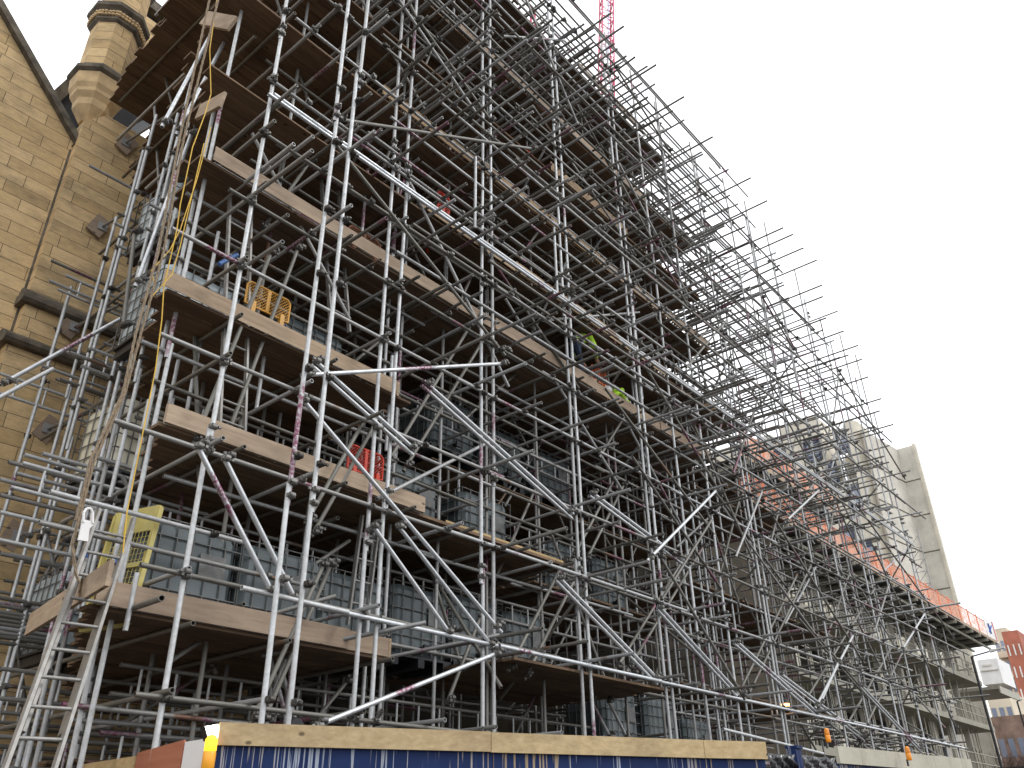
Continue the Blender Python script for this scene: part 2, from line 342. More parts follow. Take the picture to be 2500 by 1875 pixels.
LZ = [2.75, 3.88, 5.2, 6.28, 7.6, 8.6, 9.75, 10.75, 12.2, 13.1, 14.4, 15.5, 16.7, 17.9, 19.0, 20.2]
# front uprights
for i, x in enumerate(XF):
    yf = YF.get(i, Y0)
    t_ = random.uniform(.55, 1)
    zt = ztop(x)+random.uniform(.2, .9)
    z = 0
    while z < zt:                                        # joined lengths, slightly off plumb
        z1 = min(zt, z+random.choice([4.9, 6.4, 5.5])); j = random.uniform(-.03, .03)
        T('upright', (x+j, yf+random.uniform(-.02,.02), max(0, z-.25)), (x+j+random.uniform(-.03,.03), yf, z1), .0275, random.uniform(.6, 1)); 
        if z > 0: C((x+j, yf, z), 2, .8); C((x+j, yf, z-.15), 2, .8)
        z = z1
# other front-ish uprights standing half way and extra right-hand columns whose tops show against the sky
for (px, py) in ((1538,172),(1600,238),(1683,347),(1764,435),(1817,491),(1865,541),(1940,660),(2002,779),(2050,816),(2088,866)):
    P = atY(px, py, Y0-.1); T('upright', (P.x, P.y, P.z-6.2), P, .026, .55)
ROWS = [8.55, 9.6, 10.7, 11.8, 12.8]
# inner standards
xs = 3.75; XI = []
while xs < XEND: XI.append(xs); xs += random.uniform(1.05, 1.35) if xs < 20 else random.uniform(1.9, 2.3)
for r, y in enumerate(ROWS):
    for x in XI:
        if x > 24 and r > 3 or x < 4.6 and r >= 2: continue
        xx = x+random.uniform(-.12,.12); zt = ztop(x)-random.uniform(.2, 1.6)
        if x < 4.5: zt = random.uniform(11, 15)
        T('upright', (xx, y, 0), (xx+random.uniform(-.04,.04), y, zt*.55), tint=random.uniform(.2,.9)); T('upright', (xx+.01, y, zt*.5), (xx, y, zt), tint=random.uniform(.2,.9))
        if random.random() < .35: T('upright', (xx+.28, y, random.uniform(2,9)), (xx+.28, y, random.uniform(10,zt)), tint=random.uniform(.3,1))
# short free uprights near the left end
for (x0_, y0_, x1_, y1_, D) in ((270,1395,380,1143,8.3),(205,1490,228,1270,9.6),(445,1000,500,835,8.7),(400,1110,425,875,8.9),(625,1000,650,840,8.4),(500,700,540,570,8.4),(880,575,900,420,8.4),
                               (300,1539,340,1400,7.9),(940,1100,960,870,8.2),(1545,960,1560,700,7.7),(1150,550,1170,390,7.5),(1355,720,1358,560,7.5)):
    a = atY(x0_, y0_, D); b_ = atY(x1_, y1_, D); b_.x = a.x = (a.x+b_.x)/2; T('upright', a, b_, .026, .85)
# left end face: paired standards up the stone buttress
for (y, x, za, zb_) in ((8.3,3.72,0,13),(9.3,3.85,3.7,9.5),(9.95,3.9,0,12.4),(10.3,3.95,0,12),(11.2,3.95,0,12.6),(11.5,4.0,0,12),(12.6,3.85,0,9.6),(12.95,3.95,0,9.6),(12.2,4.1,4,11)):
    T('upright', (x, y, za), (x+.02, y, (za+zb_)/2+.2), tint=.9); T('upright', (x-.01, y, (za+zb_)/2), (x, y, zb_), tint=.85)
    if y > 9: 
        for z in [za+.4+k*.95 for k in range(int((zb_-za)/.95))]:
            if random.random() < .8: C((x, y, z), 2)
# ledgers
for z in LZ:
    xe = XEND if z < 14.3 else (29 if z < 16 else (26 if z < 17.2 else 21))
    x = (3.4 if z < 9 else 3.9)+random.uniform(-.5,.5)
    while x < xe:                                           # front ledgers in 6.4 m lengths
        x1 = min(xe+random.uniform(0,.6), x+random.choice([6.4, 5.5, 4.9])); dz = random.uniform(-.03,.03)
        T('ledger', (x, Y0-.055, z+dz), (x1, Y0-.055, z+dz+random.uniform(-.05,.05)), tint=random.uniform(.1,.8)); x = x1-.3
    for i, x in enumerate(XF):
        if z < ztop(x): C((x, YF.get(i, Y0)-.03, z), 0)
    for r, y in enumerate(ROWS):
        for dz in ((0, .42) if random.random() < .35 else (0,)):
            x = (3.7 if r < 2 else 4.2)+random.uniform(-.3,.4) if z < 9 else 4.3+random.uniform(0,.6)
            if r >= 3 and z > 16.5: continue
            if random.random() < .25 and r > 0: continue
            while x < xe-.8-r*.5:
                x1 = min(xe-r*.5, x+random.choice([6.4, 5.5, 4.3])); T('ledger', (x, y-.05, z+dz), (x1, y-.05, z+dz+random.uniform(-.05,.05)), tint=random.uniform(.05,.7)); x = x1-.3
                if random.random() < .12 or x > 20 and random.random() < .3: break
# extra front ledgers between lifts at Y 7.1 (outer handrails)
for z, xa, xb in ((9.75,8,26),(12.3,10,28),(16.0,9,24),(17.2,12,22),(14.0,14,30),(11.6,15,32),(8.1,19,33),(6.9,22,33)):
    T('ledger', (xa, 7.15, z), (xa+6.2, 7.15, z), tint=.3); T('ledger', (xa+6, 7.15, z+.02), (xb, 7.15, z+.02), tint=.35)
for k in range(19):
    z = 9.3+k*.6+random.uniform(-.1,.1)
    xe = 21 if z < 15 else 19.5
    for y in (Y0-.03, 8.3):
        x = 5+random.uniform(0,5)
        while x < xe:
            x1 = min(xe, x+random.choice([6.4,5.5,4.9,3.6])); T('ledger', (x, y, z), (x1, y, z+random.uniform(-.05,.05)), tint=random.uniform(.05,.75)); x = x1-.3
            if random.random() < .35: x += random.uniform(2,5)
# transoms through the whole depth, poking out in front
for k, z in enumerate(LZ):
    x = 4.0
    while x < XEND-.2:
        step = random.uniform(.9,1.25) if z < 8 else (random.uniform(.40,.60) if x < 18 else random.uniform(1.0,1.5))
        near = min(XF, key=lambda a: abs(a-x))
        if z < ztop(x)+(.2 if x < 12 else -.3):
            out = random.choice([.12,.2,.3,.45,.6]) if random.random() < (.6 if x < 20 else .85) else random.uniform(.8,1.3)
            if z < 7 and x < 8: out = min(out, .35)
            ye = random.choice([10.9, 12.9, 12.9]) if x < 22 else random.choice([9.9, 11.9])
            ya = Y0-out if random.random() < .8 else 8.3
            T('transom', (x, ya, z+.055), (x+random.uniform(-.03,.03), ye, z+.055+random.uniform(-.05,.05)), tint=random.uniform(.1,.8))
            if random.random() < .6: C((x, Y0-.05, z+.03), 1)
            if z > 8 and random.random() < .3: T('transom', (x+.1, Y0-random.uniform(.1,.9), z+.62), (x+.1, random.uniform(9,11), z+.62), tint=random.uniform(.2,.8))
        x += step
# long transoms seen against the sky (measured ends)
for (px, py) in ((1523,64),(1602,158),(1670,236),(1740,334),(1833,434),(1873,490),(1912,556),(1936,572),(1962,605),(1994,635),(2007,696),(2009,724),(2017,776),(2060,808),(2095,843),(2104,877),(2120,920),(2152,973),(2148,1003),(2181,1036),(2158,1114)):
    P = atY(px, py, 6.35); T('transom', P, (P.x, 9.4, P.z), tint=.3)
P = atY(2345,1472,5.2); T('transom', P, (P.x, 9.2, P.z), tint=.8)
# ladder beams running out past the left end
def ladder_beam(x0, x1, y, z, tb=.6):
    h = .3; T('ladder_beam', (x0, y, z), (x1, y, z), .024, tb); T('ladder_beam', (x0-.05, y, z-h), (x1, y, z-h), .024, tb)
    n = int((x1-x0)/.42)
    for i in range(n): T('ladder_beam', (x0+.25+i*.42, y, z-h+.02), (x0+.25+i*.42, y, z-.02), .0155, min(1, tb+.5))
BEAMS = []
for y in (9.2, 10.3, 11.4, 12.5, 13.0):
    for z in (2.62, 3.3, 4.75, 5.1, 6.6, 8.15): BEAMS.append((y, z))
for (y, z) in BEAMS:
    x0 = random.uniform(4.1, 4.7)
    if z < 3.5: x0 = random.uniform(3.2, 4.4)
    ladder_beam(x0, random.choice([9.5, 13, 16]), y+random.uniform(-.1,.1), z, random.uniform(.15,.6))  # inner beams tinted darker to paint in the interior shade
for (x_, y_, D, L) in ((0,912,12.6,2.2),(55,1130,9.6,2.3),(0,1250,9.9,1.8),(160,672,12.4,1.8),(220,850,10.6,1.9)):
    p = atY(x_, y_, D); ladder_beam(p.x, p.x+L, D, p.z, .85)
for (x_, y_, D, L) in ((218,404,12.2,1.2),(125,636,12.4,1.6),(120,685,12.4,1.9),(103,893,12.0,2),(147,853,12,2),(147,925,11.5,2),(104,1107,9.8,1.6),(60,1110,10,1.6),(20,1127,10,1.6),(40,1155,10,1.6),(0,1170,10.2,1.8),(122,1200,8.2,2.2),(95,1275,8.3,3.2),(0,1208,10.2,1.4),
                     (0,1352,12,1.4),(22,1353,12,1.6),(365,497,9.5,1.5),(520,400,8.2,2.2),(287,520,11.5,1),(280,545,11.3,1),(290,600,11,1),(320,580,10.6,1),(170,860,10.5,2)):
    p = atY(x_, y_, D); T('ledger', p, p+V((L, 0, 0)), tint=random.uniform(.3,.8)); C(p+V((L*.8,0,0)), 0)
# stacked tubes lying at far left of the lowest deck
for i in range(11):
    p = atY(-40+random.uniform(-10,60), 1455+i*11, 11.2); T('ledger', p, p+V((1.9+random.uniform(-.2,.3), 0, 0)), tint=random.uniform(.1,.7))
# measured front braces: (x0,y0,x1,y1,Y,bright,double)
BR = [(730,965,1224,1544,7.45,1,0),(766,878,1013,1098,7.5,1,1),(808,338,1233,868,7.42,0,0),(1016,42,1203,301,7.45,0,0),(900,-200,1025,60,7.45,0,0),(814,289,1311,365,7.4,0,0),(736,916,1236,887,7.4,1,0),
 (1151,790,940,1140,8.0,0,0),(1188,817,985,1150,8.05,0,0),(893,1020,745,1280,7.7,0,0),(925,1020,760,1310,7.9,0,0),(793,1372,612,1767,7.9,0,0),(811,1372,640,1767,8.0,0,0),(763,1776,1221,1592,7.3,1,0),
 (479,1083,666,1451,7.2,1,0),(545,1113,723,1469,7.35,1,0),(907,1279,1100,1550,7.5,1,0),(968,1279,1203,1580,7.5,1,0),(1034,929,1399,1255,7.5,1,1),(1442,1200,1686,1381,7.6,1,1),(1360,1405,1607,1659,7.5,1,1),
 (1607,1478,1800,1689,7.5,1,1),(1794,1562,1999,1743,7.5,1,1),(1571,887,1764,1213,7.3,0,0),(1607,1351,1818,1707,7.3,0,0),(1752,1194,1580,1369,7.2,1,0),(2002,1194,1915,1276,7.2,1,0),(2047,1616,2002,1719,7.2,1,0),
 (1500,160,1638,374,7.3,0,0),(1508,431,1686,760,7.3,0,0),(1860,723,1939,856,7.3,0,0),(2260,1495,2200,1590,7.2,1,0),(2085,1547,1990,1730,7.2,1,0),(665,610,470,1090,8.0,0,0),(730,600,545,1090,8.1,0,0),
 (700,1600,640,1775,8.6,1,0),(655,1590,705,1775,8.8,1,0),(675,1590,725,1775,8.8,1,0),(1485,1710,1530,1800,8.8,1,0),(1440,1705,1490,1800,8.8,1,0),(1380,1365,1240,1640,8.0,0,0),(1415,1390,1280,1660,8.0,0,0),
 (1525,1180,1430,1370,8.2,0,0),(1500,1170,1400,1360,8.2,0,0),(1720,1330,1530,1640,8.0,0,0),(1690,1330,1500,1640,8.0,0,0),(1950,1395,1800,1700,7.9,0,0),(1985,1370,1830,1690,8.0,0,0),(2140,1430,1960,1720,7.9,0,0),
 (2230,1540,2090,1820,7.9,0,0),(2200,1540,2050,1800,7.9,0,0),(2090,1230,2330,1560,7.3,0,0),(2130,1330,2340,1790,7.3,0,0),(1880,1250,2110,1620,7.3,0,0),(2100,1670,2250,1830,7.5,1,1),(1950,1500,2120,1700,7.6,0,1),
 (1900,1640,2110,1800,7.8,1,1),(2045,900,2210,1170,7.3,0,0),(640,560,760,390,8.3,0,0),(1050,230,950,560,8.6,0,0),(1080,60,930,420,8.4,0,0),(1700,1140,1925,1440,7.6,0,0),(1210,540,1100,790,8.4,0,0),
 (0,940,365,740,10.5,1,0),(300,800,330,560,9.5,0,0),(190,1560,330,1390,10.5,0,0),(90,1440,160,1320,12,0,0),(470,320,330,700,9.2,1,0),(560,0,395,310,9,1,0),(600,0,430,330,9,1,0),
 (850,1660,760,1770,8.6,0,0),(1060,1420,1130,1640,8.6,0,0),(1175,1500,1090,1720,8.3,0,0)]
for (a0, b0, a1, b1, D, br, db) in BR:
    p = atY(a0, b0, D); q = atY(a1, b1, D)
    for k in range(1+db):
        o = V((0, 0, -.075*k))+V((-.02*k, .02*k, 0)); T('brace', p+o, q+o, .0265 if not br else .028, .8 if br else .3, 'bright' if br else 'steel')
    for s in (.02, .97): C(p.lerp(q, s), 0, .9 if br else .4); C(p.lerp(q, s)+V((.05,0,.05)), 1, .5)
# procedural deeper braces
for i in range(120):
    x = 4.5+(XEND-7.5)*random.random()**1.3; y = random.choice(ROWS[:4])+.08; z = random.uniform(2, min(16, ztop(x)-3)); s = random.choice([-1, 1])
    if x > 20 and y > 11: continue
    dx = random.uniform(1.2, 2.6)*s; dx = max(dx, 4.1-x) if dx < 0 else dx; T('brace', (x, y, z), (x+dx, y, z+random.uniform(1.8,2.6)), tint=random.uniform(.05,.5))
for i in range(46):                                        # braces running front to back
    x = random.choice(XF[3:])+.06; z = random.uniform(2, ztop(x)-3); T('brace', (x, 7.5, z), (x, random.uniform(8.7,10), z+random.choice([-1,1])*random.uniform(1.2,2)), tint=random.uniform(.05,.6))
# twin bright beam tubes at the main lift
zL = atY(1350, 708, Y0-.1).z; x = atY(672, 214, Y0-.1).x
for dz, dy in ((0, -.09), (-.085, -.11)):
    xx = x
    while xx < XEND: x1 = min(xx+6.3, XEND+.2); T('ledger', (xx+dz, Y0+dy, zL+dz), (x1-.05, Y0+dy, zL+dz), .029, .95, 'bright'); xx = x1
zL2 = atY(1350, 1607, Y0-.1).z
T('ledger', (atY(781,1478,7.5).x, Y0-.1, zL2), (atY(1230,1582,7.5).x, Y0-.1, zL2), .029, .9, 'bright'); T('ledger', (atY(1215,1578,7.5).x, Y0-.13, zL2), (atY(1610,1668,7.5).x, Y0-.13, zL2), .03, .9, 'bright'); T('ledger', (atY(1600,1668,7.5).x, Y0-.1, zL2), (XEND, Y0-.1, zL2), .028, .8, 'bright')
T('ledger', atY(590,1435,7.2), atY(850,1495,7.2), .028, .9, 'bright'); T('ledger', atY(1765,1780,7.3), atY(2010,1840,7.3), .028, .9, 'bright')
T('transom', atY(395,1460,6.9), atY(290,1497,8.6), .028, .3); T('transom', atY(820,1455,7.6), atY(540,1535,8.3), .027, .4); T('transom', atY(1040,1520,7.2), atY(640,1600,8.6), .027, .5); T('transom', atY(1220,1550,7.4), atY(920,1610,8.6), .027, .5)
T('transom', atY(690,590,7.2), atY(0+600,650,8.2), .027, .5); T('brace', atY(-10,975,10), atY(130,900,10), .026, .9)
for i in range(60):
    x = 6+random.random()**.8*21; y = random.uniform(7.25,8.2); z = random.uniform(5, max(6, ztop(x)-3)); s = random.choice([-1, 1])
    dx = random.uniform(1.4, 4.2)*s; T('brace', (x, y, z), (max(4.2, x+dx), y+random.uniform(-.2,.3), z+random.uniform(1.6,2.8)), tint=random.uniform(.05,.7))
for i in range(90):
    x = 6+random.random()*20; z = random.uniform(8.5, max(9, ztop(x)-.8)); y = Y0-random.uniform(.3,1.1); T('transom', (x, y, z), (x+random.uniform(-.25,.25), y+random.uniform(1.8,3.5), z+random.uniform(-.12,.12)), tint=random.uniform(.05,.8))
for i in range(70):
    x = 4.6+random.random()*14; z = random.uniform(2.6, 9); y = random.uniform(8.4, 11.5); T('transom', (x, y, z), (x+random.uniform(-.1,.1), y+random.uniform(1.0,2.6), z+random.uniform(-.08,.08)), tint=random.uniform(.0,.5))
def emit_tubes(kind, lst):
    lst.sort(key=lambda a: -a[0])
    for c in lst[:100]:
        mb = MB(); mid = (c[1]+c[2])/2; mb.tube(c[1], c[2], c[3], 12, c[4]); mb.build(kind, M[c[5]], sc, tuple(mid))
    rest = {}
    mb = MB()
    for c in lst[100:]: mb.tube(c[1], c[2], c[3], 8, c[4], c[0] > .0005)
    if mb.v: o = mb.build(kind, M['steel'], sc); o['kind'] = 'stuff'
ladd = cand['ladder_beam']; 
for k in cand: emit_tubes(k, cand[k])
# couplers
def coupler(mb, p, ax, t):
    d = [V((1,0,0)), V((0,1,0)), V((0,0,1))][ax if ax != 0 else 0]
    mb.tube(p-V((0,0,.03)), p+V((0,0,.03)), .037, 8, t, False)
    mb.tube(p+V((0,-.045,0))-V((.028,0,0)), p+V((0,-.045,0))+V((.028,0,0)), .036, 8, t, False)
    a = random.uniform(0, 6.28); o = V((math.cos(a)*.05, -abs(math.sin(a))*.05-.01, 0)); mb.tube(p+o, p+o*1.9+V((0,0,random.uniform(-.02,.02))), .009, 5, t, False); mb.box(p+o*1.5-V((.014,.014,.014)), p+o*1.5+V((.014,.014,.014)), t)
    mb.box(p-V((.045,.05,.02)), p+V((.045,-.01,.02)), t)
def score(c):
    s = proj(c[0]); return -(1/s[2]**2 if s and 0 < s[0] < 2500 and 0 < s[1] < 1875 else 0)
coup.sort(key=score)
for c in coup[:100]: mb = MB(); coupler(mb, *c); mb.build('coupler', M['coupler'], sc, tuple(c[0]))
mb = MB()
for c in coup[100:]: coupler(mb, *c)
o = mb.build('coupler', M['coupler'], sc); o['kind'] = 'stuff'
# decks -------------------------------------------------------------
def deck(z, xa, xb, ya=7.95, yb=13.0, rake=.12, t=.5, label=None):
    mb = MB(); y = ya
    while y < yb:
        x0 = xa+(y-ya)*rake+random.uniform(-.1,.1); x = x0
        while x < xb:
            x1 = min(x+random.choice([3.9, 3.0]), xb+random.uniform(-.12,.12))
            if x1 > x+.1: mb.box((x, y, z+random.uniform(0,.012)), (x1-.008, y+.217, z+.038+random.uniform(0,.01)), random.betavariate(2,2)*.8)
            x = x1
        y += .226
    o = mb.build('deck', M['deck'], sc)
    return o
def toe(z, xa, xb, y, h=.225, t=.55, mat='toe'):
    x = xa
    while x < xb:
        mb = MB(); x1 = min(x+random.choice([3.9, 3.0, 2.4]), xb)
        if z > 10 and random.random() < .3: x = x1; continue
        mb.box((x, y+random.uniform(-.02,.05), z), (x1-.006, y+.038, z+h+random.uniform(-.01,.01)), min(1, max(0, t+random.uniform(-.25,.2)))); x = x1
        mb.build('toe_board', M[mat], sc)
DK = [(3.52,3.36,7.02,.42),(5.5,3.62,10.9,.42),(7.12,3.32,7.1,.42),(9.2,3.35,16.6,.4),(10.75,3.4,17.2,.3),(12.55,3.35,17.4,.22),(14.2,3.0,17.4,.16),(15.9,3.6,17.3,.1),(18.55,4.4,16.5,.1)]
for z, xa, xb, rk in DK: deck(z, xa, xb, 7.97, 13.05, rk)
deck(3.78, 9.1, 13.3, 7.75, 10.4, .0); deck(12.0, 17, 21.3, 8.8, 12.2, 0); deck(5.6, 11.5, 17, 9.2, 13, 0); deck(7.4, 9.2, 17.5, 9.6, 13.05, 0); deck(8.9, 16.8, 21.5, 8.6, 12.5, 0); deck(2.4, 4.5, 17.5, 10.2, 13.05, 0); deck(15.0, 17, 18.4, 8.4, 12, 0); deck(6.9, 17.8, 27, 9.4, 12.9, 0); deck(4.6, 17.5, 26, 9.8, 12.9, 0); deck(9.9, 17.4, 24, 9.2, 12.8, 0)
for z_, xa_, xb_, _ in DK:
    x_ = xa_+.9
    while x_ < xb_: c_ = MB(); c_.tube((x_, 7.7, z_-.032), (x_+random.uniform(-.05,.05), 13, z_-.032), .0262, 10, .25); c_.build('deck_bearer', M['steel'], sc); x_ += random.uniform(1.0, 1.6)
for (z, xa, xb, t) in ((3.56,3.36,7.02,.55),(5.53,3.66,7.5,.6),(7.15,3.32,6.9,.65),(9.24,3.6,16.6,.6),(10.8,7.2,17.2,.8),(12.6,6.2,17.4,.8),(14.24,7.0,17.4,.8),(15.95,8,17.3,.5),(18.6,6,16.5,.4)):
    toe(z, xa, xb, 7.9, t=t)
toe(9.24, 11, 15, 8.9, t=.6); toe(5.53, 8, 10.9, 7.95, .05, .9, 'newwood'); toe(18.6, 6, 16.5, 12.8, t=.5)
for (x, z, y0, y1) in ((7.03,3.56,7.95,8.55),(6.92,7.15,7.95,8.7),(17.2,10.8,7.9,9.6),(16.6,9.24,7.95,9.2),(17.4,12.6,7.9,9.6)):
    mb = MB(); mb.box((x, y0, z), (x+.04, y1, z+.225), .85); mb.build('toe_board', M['toe_y'], sc)
# raking toe boards along the left ends
for (a, b_, z) in ((atZ(264,1420,3.6), atZ(66,1544,3.6), 3.56), (atZ(500,800,7.2), atZ(385,850,7.2), 7.16)):
    mb = MB(); mb.bar(V((a.x, a.y, z+.12)), V((b_.x, b_.y, z+.12)), .04, .23, .7); mb.build('toe_board', M['toe_y'], sc)
for (x0_, y0_, x1_, y1_) in ((380,350,548,235),(395,120,572,50)):    # single boards laid against the standards
    a = atY(x0_+105, y0_-75, 7.75); b_ = atY(x1_-3, y1_+8, 7.2); mb = MB(); mb.bar(a, b_, .04, .22, .6); mb.build('toe_board', M['toe_y'], sc)
# pad plates pushed against the stone
for (px, py, rz) in ((248,555,.15),(115,1048,.8),(180,800,.1),(42,1310,0),(305,350,1.2),(450,120,.3)):
    p = atY(px, py, YB-.06); mb = MB(); mb.bar(p+V((-.13*math.cos(rz), 0, -.2*1)), p+V((.13*math.sin(rz), 0, .2)), .28, .05, .3, (0,1,0)); o = mb.build('pad_board', M['toe'], sc)
    mb = MB(); mb.box(p+V((-.08,-.05,-.08)), p+V((.08,-.03,.08)), .6); mb.tube(p+V((0,-.03,0)), p+V((.15,-1.3,-.05)), .024, 10, .4); mb.build('push_prop', M['steel'], sc)
# ------------------------------------------------------------------ water tanks
def make_tank(label, mat='plastic'):
    r = thing('water_tank', label, 'water tank', (0,0,0), 'caged ballast water tanks on the scaffold lifts')
    b = MB(); w, d, h, z0 = .58, .48, 1.0, .16; c = .09
    pr = [(-w+c,-d),(w-c,-d),(w,-d+c),(w,d-c),(w-c,d),(-w+c,d),(-w,d-c),(-w,-d+c)]
    lv = [(z0, .93), (z0+.06, 1), (z0+h-.1, 1), (z0+h-.02, .93), (z0+h, .8)]
    vs = []; fs = []
    for z, s in lv: vs += [(x*s, y*s, z) for x, y in pr]
    for k in range(4): fs += [(k*8+i, k*8+(i+1) % 8, k*8+8+(i+1) % 8, k*8+8+i) for i in range(8)]
    fs += [tuple(range(7,-1,-1)), tuple(range(32, 40))]; b.add(vs, fs, .5, False)
    b.build('tank_body', M[mat], r)
    b = MB(); b.lathe((0,0,z0+h), [(.11,0),(.11,.05),(.09,.06)], 16); b.build('tank_lid', M['black'], r)
    b = MB(); W, D_ = w+.02, d+.02
    for k in range(6):
        z = z0+.06+k*.19; pts = [(-W,-D_,z),(W,-D_,z),(W,D_,z),(-W,D_,z),(-W,-D_,z)]; b.path(pts, .009, 6, .8)
    for k in range(7):
        x = -W+k*2*W/6; y = -D_+k*2*D_/6
        for s in (-1, 1): b.tube((x, s*D_, z0), (x, s*D_, z0+h+.02), .009, 6, .8, False); b.tube((s*W, y, z0), (s*W, y, z0+h+.02), .009, 6, .8, False)
    b.build('tank_cage', M['cage'], r)
    b = MB(); b.box((.1,-D_-.014,z0+.45), (.42,-D_-.006,z0+.72), .5); b.build('label_plate', M['cage'], r)
    b = MB()
    for s in (-1, 0, 1): b.box((s*.5-.06,-.5,0), (s*.5+.06,.5,.12))
    b.box((-.6,-.5,.12), (.6,.5,.15)); b.build('pallet', M['black'], r)
    b = MB(); b.tube((0,-d,z0+.1), (0,-d-.1,z0+.1), .04, 10, .5, False); b.box((-.05,-d-.13,z0+.05), (.05,-d-.09,z0+.15)); b.build('tap', M['black'], r)
    return r
tk = make_tank('grey caged tank at the left end of the lowest boarded deck, behind the yellow gate'); tk.location = (4.55, 9.0, 3.57)
tc = make_tank('cream plastic caged tank at the left end of the second boarded deck', 'cream'); tc.location = (4.55, 10.4, 5.55); tc.rotation_euler.z = .1
TL = [((4.85,11.6,3.57),'pale blue grey tank on the lowest deck beside the stone buttress'),((5.8,9.0,3.57),'second grey tank from the left behind the lowest toe board'),((7.05,9.2,3.57),'third grey tank from the left behind the lowest toe board'),
 ((4.5,9.6,7.17),'blue grey tank on the third deck under the yellow cable'),((6.1,9.4,7.17),'grey tank on the third deck behind the metal ladder'),((4.5,10.0,9.25),'light grey tank on the fourth deck near the hanging rope'),
 ((8.6,9.5,3.75),'grey tank low in the scaffold right of the lowest toe board end'),((9.9,9.6,3.85),'grey tank low in the scaffold above the small lower platform'),((11.3,9.7,3.85),'grey tank low in the scaffold over the right end of the small platform'),
 ((9.6,9.9,7.45),'pale tank on the middle deck beside the twin bright diagonal tubes'),((11.2,10.1,7.45),'grey tank on the middle deck below the first worker'),((12.8,10.1,7.45),'grey tank on the middle deck below the second worker'),
 ((8.2,9.4,5.54),'grey tank on the second deck behind the long bright braces'),((9.9,9.4,5.54),'dark grey tank on the second deck at its right end'),((13.2,10.2,5.65),'grey tank deep in the middle bays of the second level'),((14.8,10.2,5.65),'grey tank deep in the right bays of the second level'),
 ((14.2,9.8,2.9),'grey tank at low level behind the crossed bright tubes'),((15.7,9.8,2.9),'grey tank at low level left of the orange work lamp'),((17.2,9.8,2.6),'rightmost grey tank at low level beside the orange work lamp'),((6.3,10.4,5.54),'grey tank on the second deck left of the red plastic barrier')]
tl_ = make_tank('light blue grey tank on the third deck under the yellow cable loop', 'plastic_lt'); tl_.location = (4.35, 9.5, 7.17); TL = [t_ for t_ in TL if t_[0] not in ((4.5,9.6,7.17),(4.5,10.0,9.25),(4.85,11.6,3.57))]
copy_tree(tl_, (4.55,10.4,9.27), .05, 'light grey tank on the fourth deck near the hanging rope'); copy_tree(tl_, (4.85,11.6,3.57), 0, 'pale blue tank on the lowest deck beside the stone buttress')
for loc, lb in TL: copy_tree(tk, loc, random.uniform(-.04,.04), lb)
# ------------------------------------------------------------------ ladders
def ladder(label, foot, top, side, w=.42, rung=.25, second=False):
    foot, top, side = V(foot), V(top), V(side).normalized()*w/2; r = thing('ladder', label, 'ladder', foot)
    for s in (-1, 1):
        b = MB(); b.bar(foot+side*s, top+side*s, .028, .06, .5, (0,1,0)); b.build('stile', M['alu'], r)
    n = int((top-foot).length/rung)
    for i in range(1, n):
        p = foot.lerp(top, i/n); b = MB(); b.tube(p-side, p+side, .016, 8, .6, False); b.build('rung', M['alu'], r)
    if second:
        off = V((.05,.12,-.0))
        for s in (-1, 1):
            b = MB(); b.bar(foot.lerp(top,.12)+side*s*.85+off, foot.lerp(top,.78)+side*s*.85+off, .028, .07, .5, (0,1,0)); b.build('stile', M['alu'], r)
            b = MB(); e = foot.lerp(top,.78)+side*s*.85+off; b.bar(e, e+(top-foot).normalized()*.05, .034, .08); b.build('end_cap', M['blueplastic'], r)
    return r
def lpx(a, b, D0, D1): return atY(*a, D0), atY(*b, D1)
f, t_ = lpx((70,1885), (285,1255), 7.3, 8.2); ladder('long two part metal ladder leaning at the bottom left corner of the scaffold', f, t_, (1,0,.02), .36, .26, True)
f, t_ = lpx((565,1085), (588,480), 8.05, 8.35); ladder('upright metal ladder between the third and fourth decks near the left end', f, t_, (1,0,0), .33)
f, t_ = lpx((830,800), (800,375), 8.3, 8.7); ladder('leaning metal ladder behind the first twin tubes below the red tube end', f, t_, (1,0,0), .34)
f, t_ = lpx((870,1530), (905,1265), 8.6, 8.4); ladder('metal ladder from the lowest deck up to the red barrier deck', f, t_, (1,0,0), .3)
f, t_ = lpx((1490,560), (1440,140), 9.3, 9.9); 
for nm, a, b_ in (('red painted pole of a ladder behind the red mesh barrier', (1045,615), (1008,540)), ('second red painted pole right of the red mesh barrier', (1060,612), (1042,530))):
    p, q = lpx(a, b_, 8.6, 8.9); mb = MB(); mb.tube(p, q, .025, 8); mb.tube(p+V((0,0,.1)), p+V((0,0,.16)), .032, 8); tag(mb.build('painted_pole', M['red']), nm, 'pole')
f, t_ = lpx((1467,905), (1470,848), 8.7, 8.7); mb = ladder('orange ladder standing beside the first worker', atY(1469,925,8.7), atY(1468,850,8.7)+V((0,0,.3)), (1,0,0), .34)
for o in COL.objects:
    if o.parent == mb: o.data.materials[0] = M['orange']
